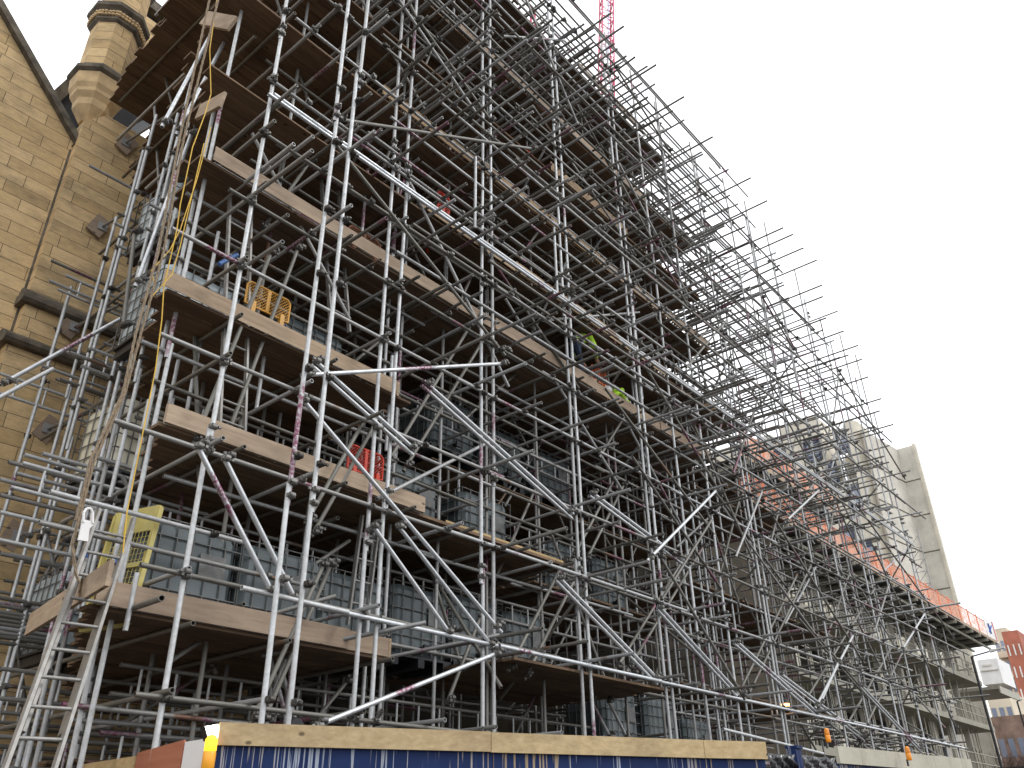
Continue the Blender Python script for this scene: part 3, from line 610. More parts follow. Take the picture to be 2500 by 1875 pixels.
# ------------------------------------------------------------------ barriers
def mesh_panel(name, label, cx_, cy_, D, w, h, mat, cell=.045, dirv=(1,0,0), legs=True, rot=0):
    p = atY(cx_, cy_, D); d = V(dirv).normalized(); r = thing(name, label, 'barrier', p-V((0,0,h/2)))
    u = V((0,0,1)); a = d*w/2; z = u*h/2
    b = MB(); c = .05; pts = [p-a-z, p+a-z, p+a+z-u*c, p+a+z-d*c, p-a+z+d*c, p-a+z-u*c, p-a-z]; b.path(pts, .014, 8); b.build('frame', mat, r)
    b = MB(); n = int(w/cell); m = int(h/cell)
    for i in range(-m, n+1):                               # diamond lattice
        for s in (1, -1):
            x0 = i*cell; x1 = x0+m*cell; y0, y1 = 0, h
            if x0 < 0: y0 = -x0*h/(m*cell); x0 = 0
            if x1 > w: y1 = h-(x1-w)*h/(m*cell); x1 = w
            if x1-x0 < .01: continue
            xa, xb = (x0, x1) if s == 1 else (w-x0, w-x1)
            b.tube(p-a-z+d*xa+u*y0, p-a-z+d*xb+u*y1, .0045, 4, .5, False)
    b.build('mesh', mat, r)
    b = MB()
    for s in (-.33, .33): b.box(p+d*(s*w)-z+V((-.03,-.04,-.12)), p+d*(s*w)-z+V((.03,.02,.06)))
    b.build('foot', mat, r)
    b = MB(); b.bar(p-z, p+z, .05, .02, .5, (0,1,0)); b.build('rail', mat, r)
mesh_panel('mesh_barrier', 'amber yellow mesh barrier panel behind the third deck toe board', 655, 737, 8.2, .66, .34, M['amberp'])
mesh_panel('mesh_barrier', 'bright red orange plastic barrier standing on the second deck', 893, 1128, 8.3, .62, .36, M['red'])
mesh_panel('mesh_barrier', 'rusty brown mesh barrier behind the fourth deck toe board', 890, 590, 8.2, .62, .3, M['rust'])
mesh_panel('mesh_barrier', 'dull red mesh barrier below the twin bright tubes', 1083, 497, 8.5, .3, .45, M['red'])
mesh_panel('mesh_barrier', 'small orange red barrier high in the scaffold right of the middle uprights', 1293, 384, 8.3, .25, .3, M['red'])
mesh_panel('mesh_barrier', 'orange mesh barrier beside the first worker', 1462, 917, 8.5, .55, .35, M['orange'])
mesh_panel('mesh_barrier', 'orange red barrier near the top of the scaffold under the crane jib', 1298, 140, 9.5, .25, .5, M['red'])
# yellow gate
gp = atY(298, 1385, 8.6); gt = thing('yellow_gate', 'pale yellow metal gate panel with wire mesh leaning at the lowest deck end', 'gate', gp-V((0,0,.8)))
d = V((.3, -.95, 0)).normalized(); u = V((.08,0,1)).normalized(); w, h = .62, 1.25
def gpt(a, b_): return gp+d*(a*w/2)+u*(b_*h/2)
b = MB()
for a, c in (((-1,-1),(-1,1)),((1,-1),(1,1)),((-1,-1),(1,-1)),((-1,1),(1,1)),((-1,0),(1,0))): b.bar(gpt(*a), gpt(*c), .05, .05, .5)
b.build('frame', M['yellow'], gt); b = MB(); b.bar(gpt(-1,.8), gpt(1,.8), .03, .24, .5); b.build('top_plate', M['yellow'], gt); b = MB(); b.bar(gpt(-1,-.9), gpt(1,-.9), .03, .12, .5); b.build('kick_plate', M['yellow'], gt)
b = MB()
for i in range(1, 12): b.tube(gpt(-1+i/6, -1), gpt(-1+i/6, 1), .004, 4, .5, False)
for i in range(1, 20): b.tube(gpt(-1, -1+i/10), gpt(1, -1+i/10), .004, 4, .5, False)
b.build('mesh', M['yellow'], gt)
# ------------------------------------------------------------------ ropes, cable, lifting gate
def twisted(pts, r, mat, name, label, cat, parent=None):
    b = MB(); L = 0; path = []
    P = [V(p) for p in pts]
    for a, c in zip(P, P[1:]):
        n = max(2, int((c-a).length/.05))
        for i in range(n): path.append(a.lerp(c, i/n))
    for ph in (0, 2.09, 4.19):
        q = [p+V((math.cos(ph+i*.9), math.sin(ph+i*.9), 0))*r*.55 for i, p in enumerate(path)]; b.path(q, r*.62, 5)
    return tag(b.build(name, mat), label, cat)
YRP = 7.25
twisted([atY(x, y, YRP) for x, y in ((513,-10),(440,330),(385,620),(330,820),(300,960),(222,1120),(196,1230),(180,1285))], .013, M['rope'], 'rope', 'left strand of brown hoist rope hanging down the left scaffold end', 'rope')
twisted([atY(x, y, YRP) for x, y in ((535,-10),(450,330),(398,620),(342,820),(305,960),(228,1130),(200,1240),(176,1330),(185,1400),(200,1440))], .013, M['rope'], 'rope', 'right strand of brown hoist rope with knotted tail', 'rope')
b = MB(); b.path([atY(x, y, 7.3) for x, y in ((530,-5),(512,120),(515,230),(500,280),(470,360),(440,500),(432,560),(400,700),(395,780),(380,900),(350,1050),(310,1250),(300,1350))], .006, 6)
tag(b.build('cable', M['cable']), 'yellow cable looped down the left end standards', 'cable')
b = MB(); b.path([atY(x, y, 7.35) for x, y in ((515,310),(480,440),(440,560),(415,610),(370,660),(378,700),(370,725),(420,670),(440,600),(470,470),(498,350))], .0055, 6)
tag(b.build('cable', M['cable']), 'thinner yellow cable with a hanging loop above the blue grey tank', 'cable')
rg = thing('rope_grip', 'white plastic gate shaped lifting clip hanging from the hoist rope', 'lifting clip', atY(208,1300,7.1))
P = lambda x, y: atY(x, y, 7.1)
b = MB(); b.poly([P(205,1268),(P(222,1272)),(P(222,1250)),(P(226,1250)),(P(228,1282)),(P(219,1290)),(P(215,1322)),(P(191,1318)),(P(199,1283)),(P(201,1266))], (0,.02,0)); b.build('clip_plate', M['white'], rg)
b = MB(); b.path([P(203,1275),P(204,1252),P(211,1242),P(222,1242),P(226,1252),P(226,1278)], .012, 8); b.build('hook', M['white'], rg)
b = MB(); b.path([atY(x, y, 8.0) for x, y in ((535,645),(560,632),(580,622))], .03, 8); tag(b.build('taped_tube_end', M['blueplastic']), 'blue tape wound round a short tube by the upper left ladder', 'tape')
# ------------------------------------------------------------------ workers
def worker(label, base, heading, pose):
    r = thing('person', label, 'person', base); r.rotation_euler.z = heading
    J, E, R = pose
    me = bpy.data.meshes.new('body'); me.from_pydata([J[k] for k in J], [(list(J).index(a), list(J).index(b_)) for a, b_ in E], []); me.materials.append(M['navy'])
    o = bpy.data.objects.new('body', me); COL.objects.link(o); o.parent = r
    sk = o.modifiers.new('skin', 'SKIN')
    for i, k in enumerate(J): me.skin_vertices[0].data[i].radius = (R.get(k, .05),)*2
    me.skin_vertices[0].data[0].use_root = True
    o.modifiers.new('sub', 'SUBSURF').levels = 1; o.modifiers['sub'].render_levels = 1
    nk, hd = V(J['neck']), V(J['head']); pv, ch = V(J['pelvis']), V(J['chest'])
    b = MB(); b.lathe((0,0,0), [(.05,-.13),(.075,-.08),(.085,0),(.083,.06),(.05,.11)], 16, .5, 0, True)
    b.box((.07,-.013,-.03),(.11,.013,.0)); h = b.build('head', M['skin'], r); h.location = hd; ax = (hd-nk).normalized(); h.rotation_mode = 'QUATERNION'; h.rotation_quaternion = V((0,0,1)).rotation_difference(ax)
    b = MB(); b.lathe((0,0,.03), [(.118,-.02),(.112,0),(.108,.05),(.085,.1),(.04,.13),(.01,.135)], 18, .5, 0, True); b.box((.08,-.07,.01),(.16,.07,.025)); hm = b.build('helmet', M['helmet'], r); hm.location = hd; hm.rotation_mode = 'QUATERNION'; hm.rotation_quaternion = h.rotation_quaternion
    # jacket: tapered shell from hips to shoulders
    b = MB(); n = 14; prof = [(pv, .17, .13), (pv.lerp(ch,.35), .165, .125), (pv.lerp(ch,.75), .19, .135), (ch.lerp(nk,.3), .21, .13), (ch.lerp(nk,.8), .13, .1), (nk, .07, .07)]
    axx = (nk-pv).normalized(); side = V((0,1,0)); fr = side.cross(axx).normalized(); vs = []; fs = []
    for c, ry, rx in prof: vs += [c+side*ry*math.cos(2*math.pi*i/n)+fr*rx*math.sin(2*math.pi*i/n) for i in range(n)]
    for k in range(len(prof)-1): fs += [(k*n+i, k*n+(i+1) % n, k*n+n+(i+1) % n, k*n+n+i) for i in range(n)]
    b.add(vs, fs, .5, True); b.build('hi_vis_jacket', M['hivis'], r).location = (0,0,0)
    for s, nm in ((1, 'l'), (-1, 'r')):
        sh, el, ha = V(J['sh'+nm]), V(J['el'+nm]), V(J['ha'+nm]); b = MB(); b.tube(sh, el, .062, 10, .5, False); b.tube(el, el.lerp(ha,.85), .05, 10, .5, False); b.lathe(el, [(.02,-.055),(.058,-.03),(.058,.03),(.02,.055)], 10); b.build('sleeve', M['hivis'], r).location = (0,0,0)
        b = MB(); dv = (ha-el).normalized(); b.tube(ha-dv*.03, ha+dv*.07, .035, 8, .5, False)
        for k in range(4): o2 = V((0,.018*(k-1.5),0)); b.path([ha+dv*.06+o2, ha+dv*(.1+.01*(k%2))+o2, ha+dv*.12+o2+V((0,0,-.03))], .008, 6)
        b.path([ha+V((0,s*.03,0)), ha+dv*.05+V((0,s*.055,-.01)), ha+dv*.08+V((0,s*.05,-.02))], .009, 6); b.build('hand', M['skin'], r).location = (0,0,0)
    b = MB()
    for f_ in (.25, .55): 
        c = pv.lerp(ch, f_); vs = []; 
        for off, k_ in ((-.025,1.04),(.025,1.04)): vs += [c+axx*off+side*.175*k_*math.cos(2*math.pi*i/n)+fr*.132*k_*math.sin(2*math.pi*i/n) for i in range(n)]
        b.add(vs, [(i, (i+1) % n, n+(i+1) % n, n+i) for i in range(n)], .5, True)
    b.build('reflective_band', M['white'], r).location = (0,0,0); return r
E_ = [('pelvis','chest'),('chest','neck'),('neck','head'),('chest','shl'),('shl','ell'),('ell','hal'),('chest','shr'),('shr','elr'),('elr','har'),('pelvis','hil'),('hil','knl'),('knl','ftl'),('ftl','tol'),('pelvis','hir'),('hir','knr'),('knr','ftr'),('ftr','tor')]
R_ = dict(pelvis=.13, chest=.14, neck=.055, head=.06, shl=.06, shr=.06, ell=.045, elr=.045, hal=.03, har=.03, hil=.09, hir=.09, knl=.06, knr=.06, ftl=.045, ftr=.045, tol=.035, tor=.035)
bend = dict(pelvis=(0,0,.92), chest=(.34,0,1.2), neck=(.48,0,1.27), head=(.60,0,1.24), shl=(.36,.19,1.22), ell=(.45,.24,.95), hal=(.62,.16,.75), shr=(.36,-.19,1.22), elr=(.46,-.24,.95), har=(.66,-.14,.78), hil=(0,.1,.88), knl=(.1,.13,.48), ftl=(0,.13,.08), tol=(.17,.14,.04), hir=(0,-.1,.88), knr=(.12,-.12,.48), ftr=(.02,-.13,.08), tor=(.2,-.14,.04))
kneel = dict(pelvis=(0,0,.36), chest=(.38,0,.58), neck=(.54,0,.60), head=(.66,0,.54), shl=(.42,.19,.58), ell=(.62,.24,.42), hal=(.82,.18,.28), shr=(.42,-.19,.58), elr=(.60,-.25,.42), har=(.80,-.2,.3), hil=(.02,.1,.34), knl=(.32,.13,.1), ftl=(-.1,.13,.07), tol=(-.24,.14,.04), hir=(.02,-.1,.34), knr=(.3,-.13,.1), ftr=(-.1,-.13,.07), tor=(-.24,-.14,.04))
p = atY(1432, 830, 8.35); worker('worker bending forward in lime hi-vis jacket and white helmet on the fourth deck', (p.x-.55, 8.35, p.z-1.25), 0, (bend, E_, R_))
p = atY(1512, 985, 8.3); worker('worker crouching with arm stretched left in lime hi-vis jacket lower on the same deck', (p.x+.25, 8.3, 9.24), math.pi, (kneel, E_, R_))
# ------------------------------------------------------------------ hoardings
def hoarding(name, label, A, B, ztop_, cap, capmat, bodymat, thick=.06):
    A, B = V(A), V(B); r = thing(name, label, 'hoarding', A); d = (B-A).normalized(); nrm = V((0,0,1)).cross(d)*1
    L = (B-A).length; k = 0.0
    while k < L:                                          # ply sheets
        k1 = min(L, k+2.44); b = MB(); b.bar(A+d*(k+.004)+V((0,0,(ztop_-cap)/2)), A+d*(k1-.004)+V((0,0,(ztop_-cap)/2)), .02, ztop_-cap, .5); b.build('panel', bodymat, r); k = k1
    k = 0.0
    while k < L and capmat:
        k1 = min(L, k+random.choice([2.4, 1.6, 3.0])); off = V((d.y, -d.x, 0))*.035
        b = MB(); b.bar(A+d*(k+.003)+off+V((0,0,ztop_-cap/2)), A+d*(k1-.003)+off+V((0,0,ztop_-cap/2+random.uniform(-.006,.006))), .045, cap+.02, random.uniform(.5,.95)); b.build('cap_rail', capmat, r); k = k1
    b = MB(); b.bar(A+V((0,0,ztop_*.3))-V((d.y,-d.x,0))*.06, B+V((0,0,ztop_*.3))-V((d.y,-d.x,0))*.06, .08, .1); b.build('back_rail', M['newwood'], r)
    return r
def g0(x, y, z=2.44): p = atZ(x, y, z); return V((p.x, p.y, 0))
H1, H2 = g0(534, 1768), g0(1861, 1816)
hoarding('hoarding', 'long navy blue hoarding with drip stains and knotty timber cap in front', H1, H2, 2.44, .15, M['newwood'], M['hoard'])
H3, H4 = g0(2033, 1824), g0(2360, 1856)
hoarding('hoarding', 'right hand navy blue hoarding with pale concrete coloured cap and white streaks', H3, H4, 2.44, .16, concrete_mat('painted_cap', (.50,.47,.38)), M['hoard'])
# stepped back bits between the two blue hoardings
p0, p1 = g0(1866, 1838, 2.30), g0(1930, 1842, 2.30)
def filler(label, a, b_, z):
    r = thing('hoarding_infill', label, 'hoarding', a)
    m_ = MB(); m_.bar(a+V((0,0,(z-.3)/2)), b_+V((0,0,(z-.3)/2)), .03, z-.3, .7); m_.build('panel', M['orangeboard'], r)
    m_ = MB(); m_.bar(a+V((0,0,z-.27)), b_+V((0,0,z-.27)), .07, .07, .7); m_.build('rail', M['newwood'], r)
    d = (b_-a); n = 26; vs = []; fs = []
    for i in range(n+1):
        for j in range(6):
            q = a+d*(i/n); w_ = math.sin(i*1.7+j)*.015+math.sin(i*.6+j*2.1)*.02; vs.append((q.x+d.normalized().y*(.05+w_), q.y-d.normalized().x*(.05+w_), z-.24+j*.046+math.sin(i*.8)*.006))
    for i in range(n):
        for j in range(5): fs.append((i*6+j, i*6+6+j, i*6+7+j, i*6+j+1))
    m_ = MB(); m_.add(vs, fs, .5, True); o = m_.build('plastic_sheet', M['tarp'], r); s = o.modifiers.new('s', 'SOLIDIFY'); s.thickness = .004
filler('short orange board infill under crumpled black plastic right beside the long blue hoarding', p0, p1, 2.30)
filler('second orange board infill under crumpled black plastic left of the right blue hoarding', g0(1950,1842,2.28), g0(2028,1850,2.28), 2.28)
b = MB(); a = g0(1931,1826); c = g0(1946,1828); b.bar(a+V((0,0,1.22)), c+V((0,0,1.22)), .1, 2.44); b.bar(a+V((0,0,2.45)), c+V((0,0,2.45)), .14, .03); tag(b.build('hoarding_post', M['hoard']), 'single navy blue post between the two black plastic pieces', 'post')
# return of the hoarding at the left corner
XL = 4.02
def ret(x, y): p = atX(x, y, XL); return p
a, c = ret(452, 1811), ret(532, 1795)
b = MB(); b.box((XL, c.y, .3), (XL+.02, a.y, a.z)); b.box((XL+.02, c.y, a.z-.05), (XL+.06, a.y, a.z-.01)); tag(b.build('white_board', M['white']), 'off white board panel between the orange board and the corner floodlight', 'board')
a2, c2_ = ret(338, 1838), ret(452, 1806)
b = MB(); b.poly([(XL-.01, c2_.y, .2), (XL-.01, a2.y, .2), (XL-.01, a2.y, a2.z), (XL-.01, c2_.y, c2_.z)], (.02,0,0)); b.box((XL+.01,c2_.y-.02,.3),(XL+.05,c2_.y,c2_.z-.02)); tag(b.build('orange_board', M['orangeboard']), 'faded orange red board panel left of the white board at the hoarding return', 'board')
a3, c3 = ret(196, 1868), ret(336, 1846)
b = MB(); b.bar(a3+V((0,0,-.05)), c3+V((0,0,-.05)), .05, .1, .9); b.bar(a3+V((0,0,-.18)), c3+V((0,0,-.18)), .03, .12, .7); tag(b.build('timber_rail', M['newwood']), 'low fresh timber rail left of the orange red board at bottom left', 'timber')
# far black hoarding
H5, H6 = g0(2362, 1868, 2.2), g0(2560, 1852, 2.2)
bl = hoarding('hoarding', 'black painted site hoarding at the far bottom right corner', H5, H6, 2.2, .05, None, M['black'])
pm = H5.lerp(H6, .62); dd = (H6-H5).normalized(); b = MB(); b.bar(pm+V((dd.y*.03,-dd.x*.03,1.85)), pm+dd*.5+V((dd.y*.03,-dd.x*.03,1.85)), .01, .5); sg = tag(b.build('poster', M['white']), 'small white and red poster on the black hoarding', 'poster')
b = MB(); b.bar(pm+dd*.05+V((dd.y*.042,-dd.x*.042,1.75)), pm+dd*.45+V((dd.y*.042,-dd.x*.042,1.75)), .006, .2); b.build('red_patch', M['red'], sg)
# floodlight + beacons
fl = thing('floodlight', 'glaring white floodlight on the left corner of the blue hoarding', 'floodlight', H1+V((-.05,.05,2.4)))
q = [atY(x, y, H1.y-.02) for x, y in ((504,1773),(533,1768),(537,1798),(514,1808))]
b = MB(); b.poly(q, (0,.02,0)); b.build('lamp_lens', M['flood'], fl)
b = MB(); b.poly([v+V((0,.022,0)) for v in q], (0,.08,0)); b.build('lamp_housing', M['black'], fl)
def beacon(label, px, py, D, lit=False, k=1):
    p = atY(px, py, D); r = thing('warning_beacon', label, 'beacon lamp', p, 'amber warning beacons on the hoarding tops'); n0_ = len(COL.objects)
    b = MB(); b.lathe(p, [(.045,-.12),(.05,-.11),(.05,.0),(.044,.012)], 16, .5, 0, True); b.build('beacon_body', M['amber'] if not lit else plain('amber_body', (.85,.36,.02), .4, 0, .1, 6), r)
    b = MB(); b.lathe(p+V((0,0,.013)), [(.042,0),(.044,.03),(.042,.09),(.03,.115),(.01,.12)], 16, .5, 0, True)
    for i in range(12): a_ = i*math.pi/6; b.bar(p+V((.043*math.cos(a_), .043*math.sin(a_), .015)), p+V((.043*math.cos(a_), .043*math.sin(a_), .1)), .006, .006)
    b.build('beacon_lens', M['amber_lit'] if lit else M['amber'], r)
    b = MB(); b.box(p+V((-.02,.03,-.22)), p+V((.02,.06,-.1))); b.build('bracket', M['black'], r)
    r.scale = (k,)*3
beacon('lit amber beacon under the floodlight at the left hoarding corner', 512, 1838, H1.y-.05, True)
beacon('amber beacon standing at the left end of the right blue hoarding', 2020, 1796, 4.0, k=.62); beacon('amber beacon fixed on the front of the right blue hoarding cap', 2217, 1840, 3.45, k=.62)
p = atY(1917, 1722, 8.2); wl = thing('work_lamp', 'glowing orange work lamp low inside the scaffold', 'lamp', p); b = MB(); b.lathe(p, [(.02,-.09),(.09,-.05),(.1,.03),(.04,.05)], 12, .5, 0, True); b.build('bulb', M['spark'], wl); b = MB(); b.lathe(p, [(.05,.055),(.13,.03),(.06,.12),(.02,.16)], 12); b.build('lamp_shade', M['black'], wl)
b = MB(); p = atY(728, 1768, 6.6); b.tube(p+V((-.01,.0,-.0)), p+V((.10,.1,-.02)), .045, 16, .5, False); b.tube(p+V((-.025,-.01,0)), p+V((-.01,0,0)), .05, 16, .5, False); tag(b.build('security_camera', M['black']), 'dark round camera housing peeping over the blue hoarding cap', 'camera')
# ------------------------------------------------------------------ concrete frame building
YC = 14.5
fb = thing('concrete_frame', 'unfinished concrete frame building with open floors behind the scaffold at right', 'building', (26, YC, 0))
X0c, X1c = 33.5, 68.5
SL = [4.75, 7.8, 10.8]
for z in SL: b = MB(); b.box((X0c, YC, z-.32), (X1c, YC+9, z)); b.build('floor_slab', M['concrete'], fb)
b = MB(); b.box((X0c, YC+.4, 0), (X1c-1, YC+.6, 2.6)); b.build('ground_wall', M['precast'], fb)
for z0_, z1_ in ((0,4.43),(4.75,7.48),(7.8,10.48),(10.8,12.95)):
    for i in range(9):
        x = 35+i*3.9; b = MB(); b.box((x, YC+1.2, z0_), (x+.45, YC+1.5, z1_)); b.build('column', M['precast_grey'], fb)
b = MB(); b.box((X0c, YC+3.4, 0), (X1c, YC+3.8, 12.9)); b.build('shade_backing', plain('painted_shade_backing', (.035,.032,.03), .9), fb)  # near-black backing set close in, painting the deep shade of the open floors
for z in SL:
    for dz in (.5, 1.05):
        b = MB(); b.tube((X0c, YC+.1, z+dz), (X1c-.5, YC+.1, z+dz), .03, 6, .5, False); b.build('guard_rail', M['prop'], fb)
for z in SL:
    for i in range(23): x = X0c+i*1.5; b = MB(); b.tube((x, YC+.12, z), (x, YC+.12, z+1.15), .03, 6, .5, False); b.build('guard_post', M['prop'], fb)
# steel props
def make_prop(h):
    r = thing('steel_prop', 'slim grey steel prop holding up a slab edge of the concrete frame', 'prop', (0,0,0), 'steel props between the concrete floors')
    b = MB(); b.tube((0,0,0), (0,0,h*.55), .05, 8, .5, False); b.tube((0,0,h*.5), (0,0,h*.56), .075, 8, .5, False); b.build('outer_tube', M['prop'], r)
    b = MB(); b.tube((0,0,h*.55), (0,0,h), .036, 8, .5, False); b.build('inner_tube', M['prop'], r)
    b = MB(); b.box((-.1,-.1,0), (.1,.1,.015)); b.build('base_plate', M['prop'], r); b = MB(); b.box((-.1,-.1,h-.015), (.1,.1,h)); b.build('head_plate', M['prop'], r); return r
for z0_, h in ((4.75,2.73),(7.8,2.68),(10.8,2.05)):
    pr_ = make_prop(h); first = True
    for i in range(30):
        x = 34.5+i*1.28
        if x > X1c-.6: break
        if first: pr_.location = (x, YC+.7, z0_); first = False
        else: copy_tree(pr_, (x+random.uniform(-.15,.15), YC+.7+random.uniform(-.2,.5), z0_))
# formwork decks with orange nets
def netdeck(label, z, x0, x1, y0, y1):
    r = thing('formwork_deck', label, 'working platform', (x0, y0, z))
    b = MB(); b.box((x0, y0, z-.05), (x1, y1, z)); b.build('deck_sheet', M['ply'], r)
    b = MB(); x = x0+.3
    while x < x1: b.bar((x, y0-.1, z-.16), (x, y1, z-.16), .08, .2); x += 1.9
    for y in (y0+.5, y0+1.6, y0+2.7): b.bar((x0, y, z-.32), (x1, y, z-.32), .1, .14)
    b.build('joist', M['prop'], r)
    b = MB(); b.bar((x0, y0-.02, z+.09), (x1, y0-.02, z+.09), .035, .2, .6); b.build('edge_board', M['toe'], r)
    return r
netdeck('long black formwork deck carrying the orange net barriers over the open floors', 13.2, 29.3, 68.8, 12.9, 17)
netdeck('shorter upper black formwork deck behind the scaffold with orange netting', 15.3, 30.3, 41.3, 13, 17)
def net(x, y, z, w, label, grp, h=1.25):
    r = thing('net_barrier', label, 'barrier', (x, y, z), grp)
    b = MB(); b.box((0,-.012,.05), (w-.06,.012,h)); o = b.build('net', M['net'], r); o.location = (0,0,0)
    for k in (0, ): b = MB(); b.tube((k,0,0), (k,0,h+.12), .035, 6, .5, False); o = b.build('post', M['orange'], r); o.location = (0,0,0)
    b = MB(); b.tube((0,0,h), (w-.05,0,h), .03, 6, .5, False); o = b.build('rail', M['orange'], r); o.location = (0,0,0); return r
n0 = net(29.5, 12.95, 13.23, 2.2, 'orange net barrier panel along the edge of the long formwork deck', 'orange net barriers on the long formwork deck')
x = 31.7
while x < 66.5: copy_tree(n0, (x, 12.95, 13.23)); x += 2.2
n1 = net(30.4, 13.05, 15.33, 2.2, 'orange net barrier panel on the shorter upper formwork deck', 'orange net barriers on the upper deck', 1.3); x = 32.6
while x < 40: copy_tree(n1, (x, 13.05, 15.33)); x += 2.2
bn = thing('site_banner', 'white site banner with blue and red marks at the end of the orange nets', 'banner', (66.6, 12.9, 13.25))
b = MB(); b.box((66.6,12.9,13.3),(69.4,12.93,14.8)); b.build('banner_sheet', M['white'], bn)
b = MB(); b.bar((67.2,12.885,13.8),(68.3,12.885,14.4),.01,.18,.5,(0,1,0)); b.bar((67.4,12.885,14.4),(67.6,12.885,13.7),.01,.15,.5,(0,1,0)); b.build('blue_mark', plain('banner_blue',(.03,.1,.4)), bn)
b = MB(); b.box((68.9,12.87,13.4),(69.1,12.89,14.8)); b.build('red_mark', M['red'], bn)
# ------------------------------------------------------------------ precast tower with windows
tw = thing('precast_tower', 'pale precast concrete tower block with tall dark framed windows behind the orange nets', 'building', (64, 18, 0))
cB = atX(2190, 1097, 78.5); rr_ = ray(2105, 1047); XA = (cB.z-1.6)/rr_.z*rr_.x+.5
# window face (normal -X) between image points, then canted bay, then flank
tA = atX(1700, 1010, XA); tB_ = atX(2068, 1035, XA); tB_.z = min(tB_.z, 60)
yL, yR = tA.y, tB_.y; zt_ = tB_.z
steps = [(yL+14, yR, zt_-3.0)]
b = MB(); b.box((XA, yR, 0), (XA+14, yL+14, zt_-5.2)); b.build('window_wall', M['precast'], tw)
pa = atX(1905, 1060, XA); pb = atX(1990, 1015, XA)
b = MB(); b.box((XA+.003, pb.y, zt_-5.3), (XA+5, pa.y, pb.z)); b.build('roof_block', M['precast'], tw)
pa = atX(1730,1090,XA); pb = atX(1880,1060,XA); b = MB(); b.box((XA+.003, pb.y, zt_-5.3), (XA+5, pa.y, pb.z)); b.build('roof_block', M['precast'], tw)
cA = tB_; cB = atX(2190, 1097, 78.5); cC = atX(2226, 1085, 78.5)
b = MB(); b.poly([(XA+.2, cA.y+.3, 0), (XA-.6, cA.y, 0), (XA-.6, cA.y-.6, 0), (XA+.1, cA.y-.9, 0), (XA+3, cA.y-.9, 0), (XA+3, cA.y+.3, 0)], (0,0,zt_)); b.build('corner_column', M['precast'], tw)
c120 = atX(2105, 1047, XA-.5); ztF = cB.z
b = MB(); b.poly([(c120.x, c120.y, 0), (cB.x, cB.y, 0), (cC.x, cC.y, 0), (cC.x+.5, cC.y, 0), (c120.x+6, c120.y+4, 0)], (0,0,1)); b.v = [(x_, y_, (0 if z_ == 0 else ztF)) for x_, y_, z_ in b.v]; b.build('flank_panel', M['precast_grey'], tw)
b = MB(); b.box((cC.x-.12, cC.y-.25, 0), (cC.x+.4, cC.y-.002, ztF+.1)); b.build('fin', M['precast'], tw)
zz = ztF-3.35; b = MB()
while zz > 12:
    b.box((cB.x-.02, cC.y, zz-.05), (cB.x+.1, cB.y+.02, zz+.05)); 
    d_ = (V((cB.x, cB.y, 0))-V((c120.x, c120.y, 0))); b.bar(V((c120.x-.02, c120.y, zz)), V((cB.x-.02, cB.y, zz)), .06, .1); b.box((XA-.04, yR, zz-.06), (XA+.1, yL+14, zz+.06)); b.box((XA-.66, cA.y-.62, zz-.2), (XA-.5, cA.y+.02, zz-.02)); zz -= 3.35
b.build('joint', M['mould'], tw)
def window(x0, y0, x1, y1, x2, y2, lean=True):             # two top corners, bottom left
    a = atX(x0, y0, XA); c = atX(x1, y1, XA); e = atX(x2, y2, XA); ya, yb_ = a.y, c.y; z1 = (a.z+c.z)/2; z0_ = e.z
    f = MB()
    for (p_, q_) in (((ya,z0_),(ya,z1)),((yb_,z0_),(yb_,z1)),((ya,z0_),(yb_,z0_)),((ya,z1),(yb_,z1)),((ya,z0_*.8+z1*.2),(yb_,z0_*.8+z1*.2)),((ya,z0_*.15+z1*.85),(yb_,z0_*.15+z1*.85))):
        f.bar((XA-.08, p_[0], p_[1]), (XA-.08, q_[0], q_[1]), .2, .22)
    fo = f.build('window', M['frame'], tw); m_ = MB(); m_.box((XA-.06, yb_+.05, z0_), (XA-.02, ya-.05, z1)); o = m_.build('pane', M['glass'], fo); o.location = (0,0,0)
for wdw in ((2037,1054,2068,1048,2053,1108),(1963,1078,1997,1071,1972,1130),(2018,1131,2038,1127,2033,1192),(2070,1188,2103,1180,2088,1248),(2053,1293,2078,1280,2063,1330),(2102,1328,2140,1320,2118,1375),(1890,1102,1915,1098,1897,1150)):
    window(*wdw)
# wire hoist mast beside the tower
hm_ = thing('hoist_mast', 'thin grey lattice hoist mast in front of the concrete tower flank', 'mast', atX(2225,1470,58))
p = atX(2208,1298,58); b = MB()
for dx, dy in ((0,0),(0,-.8),(.6,0)): b.tube((p.x+dx, p.y+dy, 10), (p.x+dx, p.y+dy, p.z), .04, 5, .5, False)
z = 10.
while z < p.z-.8: b.tube((p.x, p.y, z), (p.x, p.y-.8, z+.8), .02, 4, .5, False); b.tube((p.x, p.y-.8, z), (p.x, p.y, z), .02, 4, .5, False); z += .8
b.build('lattice', M['steel'], hm_)
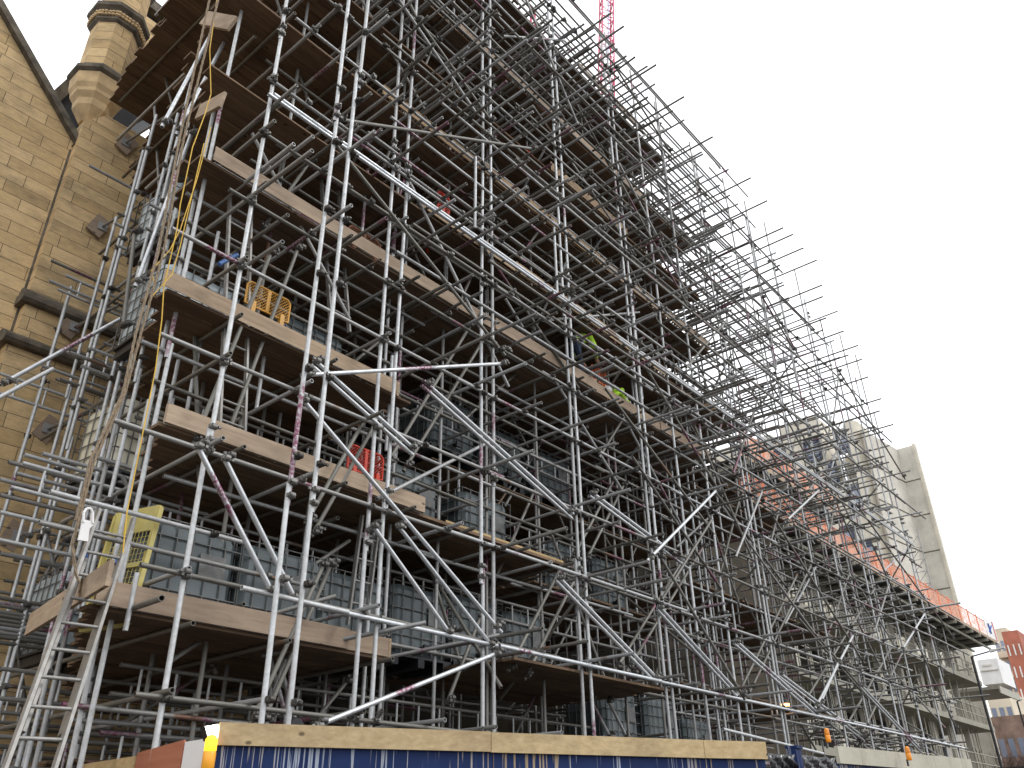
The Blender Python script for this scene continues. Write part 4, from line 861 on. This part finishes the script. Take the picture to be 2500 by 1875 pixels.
# ------------------------------------------------------------------ far right buildings
def block(name, label, X, pts, mat, rows, cols, depth=14, winmat='glass', wz=(.3,.72), bands=None, shift=0):
    a = atX(*pts[0], X); c = atX(*pts[1], X); zt_ = (a.z+c.z)/2; r = thing(name, label, 'building', (X, c.y, 0))
    b = MB(); b.box((X, c.y, 0), (X+depth, a.y, zt_)); b.build('wall', mat, r)
    fh = 3.0; W = a.y-c.y
    for i in range(rows):
        z = zt_-1.0-(i+1)*fh+.6
        for j in range(cols):
            y = c.y+(j+.5)*W/cols; b = MB(); b.box((X-.06, y-W/cols*wz[0], z), (X+.05, y+W/cols*wz[0], z+1.5)); o = b.build('window', M[winmat], r)
        if bands: b = MB(); b.box((X-1.0, c.y+.5, z-1.1), (X-.002, a.y-.3, z-.3)); b.build('balcony_band', bands, r)
    return r
block('apartment_block', 'cream apartment block with long balcony bands at the far right', 150, ((2418,1537),(2455,1531)), M['flatcream'], 12, 3, 20, 'glass', (.3,.7), M['flatcream'])
block('apartment_block', 'lower cream render block in front of the apartment tower at the far right', 130, ((2405,1690),(2462,1690)), M['flatcream'], 3, 3, 14)
block('brick_tower', 'red brick clad tower with rows of small white windows at the far right', 140, ((2441,1533),(2487,1548)), M['brickred'], 14, 3, 18, 'white', (.12,.72))
block('grey_block', 'grey building edge beyond the red brick tower', 160, ((2485,1548),(2560,1545)), M['greywall'], 3, 2, 12)
block('low_brick_building', 'low brown brick building behind bare branches at bottom right', 90, ((2415,1745),(2560,1745)), plain('old_brick', (.25,.17,.14), .9, 0, .4, 1), 1, 6, 12)
# white hoist cabin box
p = atX(2395,1640,74); hb = thing('site_cabin', 'white two storey site cabin hung at the end of the concrete frame', 'cabin', p)
a = atX(2384,1612,74); c = atX(2432,1602,74); e = atX(2405,1672,74)
b = MB(); b.box((74, c.y, e.z), (78, a.y, a.z)); b.build('cabin_shell', M['white'], hb); b = MB(); zc = e.z*.45+a.z*.55; b.box((73.9, c.y+.1, zc-.04), (74, a.y-.1, zc+.04)); b.box((73.93, c.y+.5, zc+.3), (74.02, a.y-.3, a.z-.4)); b.build('window', M['precast_grey'], hb)
p = atX(2420,1685,72); b = MB(); b.box((70, p.y-1, p.z-.2), (76, p.y+2.4, p.z)); b.box((70,p.y-1,p.z-.5),(76,p.y-.9,p.z-.2)); tag(b.build('canopy', M['prop']), 'grey loading platform under the white site cabin', 'platform')
# bare tree
random.seed(11)
def branch(mb, p, d, L, r, n):
    q = p+d*L; mb.tube(p, q, r, 5, .5, False)
    if n == 0: return
    for k in range(3):
        nd = (d+V((random.uniform(-.7,.7), random.uniform(-.7,.7), random.uniform(-.1,.5)))).normalized(); branch(mb, p.lerp(q, random.uniform(.5,1)), nd, L*random.uniform(.6,.8), r*.6, n-1)
for k, (px, lb) in enumerate(((2475, 'bare winter tree at bottom right in front of the brick buildings'), (2525, 'second bare tree at the right picture edge'))):
    base = atZ(px, 1880, 1.7); base = V((75+k*6, 75*(ray(px,1850).y/ray(px,1850).x), 0)); tr = thing('bare_tree', lb, 'tree', base)
    b = MB(); b.tube(base, base+V((0,0,3)), .16, 8, .5, False); b.build('trunk', M['twig'], tr)
    b = MB()
    for i in range(5): branch(b, base+V((0,0,2.6)), V((random.uniform(-.5,.5), random.uniform(-.5,.5), 1)).normalized(), 1.9, .07, 4)
    b.build('crown', M['twig'], tr)
# street lamps
def street_lamp(label, px, py, h, hx, hy, arm=True):
    p = atZ(px, py, h); r = thing('street_lamp', label, 'street lamp', (p.x, p.y, 0)); b = MB(); b.tube((p.x, p.y, 0), (p.x, p.y, h*.3), .075, 10, .5, False); b.tube((p.x, p.y, h*.3), p, .055, 10, .5, False); b.build('post', M['black'], r)
    q = atX(hx, hy, p.x); q2 = q.lerp(p, .45); b = MB(); b.bar(p, q2, .05, .05); b.build('arm', M['black'], r)
    b = MB(); m_ = (q-q2); vs_ = MB(); b.bar(q2, q2+m_*.4, .22, .09); b.bar(q2+m_*.39, q, .16, .06); b.build('lamp_head', M['white'], r)
street_lamp('black street lamp with pale head rising before the end of the concrete frame', 2372, 1603, 8, 2452, 1580)
street_lamp('small distant street lamp with pale head at the right edge', 2483, 1712, 9, 2496, 1706)
# ------------------------------------------------------------------ crane
cr = thing('tower_crane', 'red lattice tower crane mast rising behind the scaffold top', 'crane', atY(1500,300,45))
P0 = atY(1481, -60, 46); P1 = atY(1479, 470, 40); ax = (P0-P1).normalized(); sd = V((.8,-.6,0)); sd = (sd-ax*sd.dot(ax)).normalized(); nd = ax.cross(sd); w = .92
b = MB(); cs = [sd*x_*w+nd*y_*w for x_, y_ in ((-1,-1),(1,-1),(1,1),(-1,1))]
for c_ in cs: b.tube(P1+c_, P0+c_, .13, 6, .5, False)
b.build('boom_chord', M['crane'], cr); b = MB(); L_ = (P0-P1).length; k = 0
while k*1.7 < L_-1.7:
    for i in range(4):
        a_, c_ = cs[i], cs[(i+1) % 4]
        if k % 2: a_, c_ = c_, a_
        b.tube(P1+ax*k*1.7+a_, P1+ax*(k+1)*1.7+c_, .055, 5, .5, False)
        if k % 4 == 0: b.tube(P1+ax*k*1.7+a_, P1+ax*k*1.7+c_, .07, 5, .5, False)
    k += 1
b.build('lattice', M['crane'], cr)
b = MB(); b.bar(P1.lerp(P0,.45)+sd*.3, P0+sd*.3, .3, .08); b.build('cable_duct', plain('pale_duct', (.45,.50,.70)), cr)
b = MB()
for x_, y_ in ((-.8,-.8),(.8,-.8),(.8,.8),(-.8,.8)): b.tube((P1.x+x_, P1.y+y_, 0), (P1.x+x_, P1.y+y_, P1.z+.5), .1, 6, .5, False)
b.build('mast', M['crane'], cr)
c2r = thing('tower_crane', 'second red crane top with pulleys far behind the scaffold peak', 'crane', atY(1310,120,50))
b = MB(); p = atY(1300,150,50); q = atY(1312,30,50); b.tube(V((p.x,50,0)), V((p.x,50,q.z)), .2, 6, .5, False); b.tube(V((p.x+1,50,0)), V((p.x+1,50,q.z)), .2, 6, .5, False)
for k in range(40): b.tube((p.x, 50, q.z-k*1.2), (p.x+1, 50, q.z-k*1.2-1), .06, 5, .5, False)
b.build('mast', M['crane'], c2r)
# ------------------------------------------------------------------ light, sky, camera
W = bpy.data.worlds.new('World'); S.world = W; W.use_nodes = True; nt = W.node_tree; bg = nt.nodes['Background']
sky = nn(nt, 'ShaderNodeTexSky', sky_type='NISHITA', sun_disc=False); SE, SR = math.radians(42), math.radians(150)
sky.sun_elevation = SE; sky.sun_rotation = SR; sky.air_density = 1.2; sky.dust_density = 2.5
tc_ = nn(nt, 'ShaderNodeTexCoord'); cl = nn(nt, 'ShaderNodeTexNoise'); cl.inputs['Scale'].default_value = 1.6; cl.inputs['Detail'].default_value = 6
mp = nn(nt, 'ShaderNodeMapping'); mp.inputs['Scale'].default_value = (1,1,3); nt.links.new(tc_.outputs['Generated'], mp.inputs[0]); nt.links.new(mp.outputs[0], cl.inputs['Vector'])
sz = nn(nt, 'ShaderNodeSeparateXYZ'); nt.links.new(tc_.outputs['Generated'], sz.inputs[0]); az = nn(nt, 'ShaderNodeMath', operation='MULTIPLY_ADD'); nt.links.new(sz.outputs[2], az.inputs[0]); az.inputs[1].default_value = .7; nt.links.new(cl.outputs['Fac'], az.inputs[2])
cf = ramp(nt, az.outputs[0], [(.50, (.72,)*3), (.68, (1,)*3)])
mxs = nn(nt, 'ShaderNodeMix', data_type='RGBA'); nt.links.new(cf, mxs.inputs[0]); nt.links.new(sky.outputs[0], mxs.inputs[6]); mxs.inputs[7].default_value = (12.0, 12.3, 12.8, 1)
nt.links.new(mxs.outputs[2], bg.inputs[0]); bg.inputs[1].default_value = .13
sun = bpy.data.lights.new('sun', 'SUN'); sun.energy = .8; sun.angle = math.radians(14); sun.color = (1, .98, .95); so = bpy.data.objects.new('sun', sun); COL.objects.link(so)
dv = V((math.sin(SR)*math.cos(SE), math.cos(SR)*math.cos(SE), math.sin(SE))); so.rotation_euler = dv.to_track_quat('Z', 'Y').to_euler()
cam = bpy.data.cameras.new('camera'); co = bpy.data.objects.new('camera', cam); COL.objects.link(co); S.camera = co
cam.sensor_width = 36; cam.lens = FPX/2500*36; cam.clip_end = 2000; cam.clip_start = .05
R = Matrix((U, N, UP)); co.matrix_world = Matrix.Translation(CAM) @ R.to_4x4()
S.view_settings.view_transform = 'Standard'; S.view_settings.look = 'None'; S.view_settings.exposure = .3; S.view_settings.gamma = 1
S.cycles.max_bounces = 6; S.cycles.diffuse_bounces = 3; S.cycles.transparent_max_bounces = 12
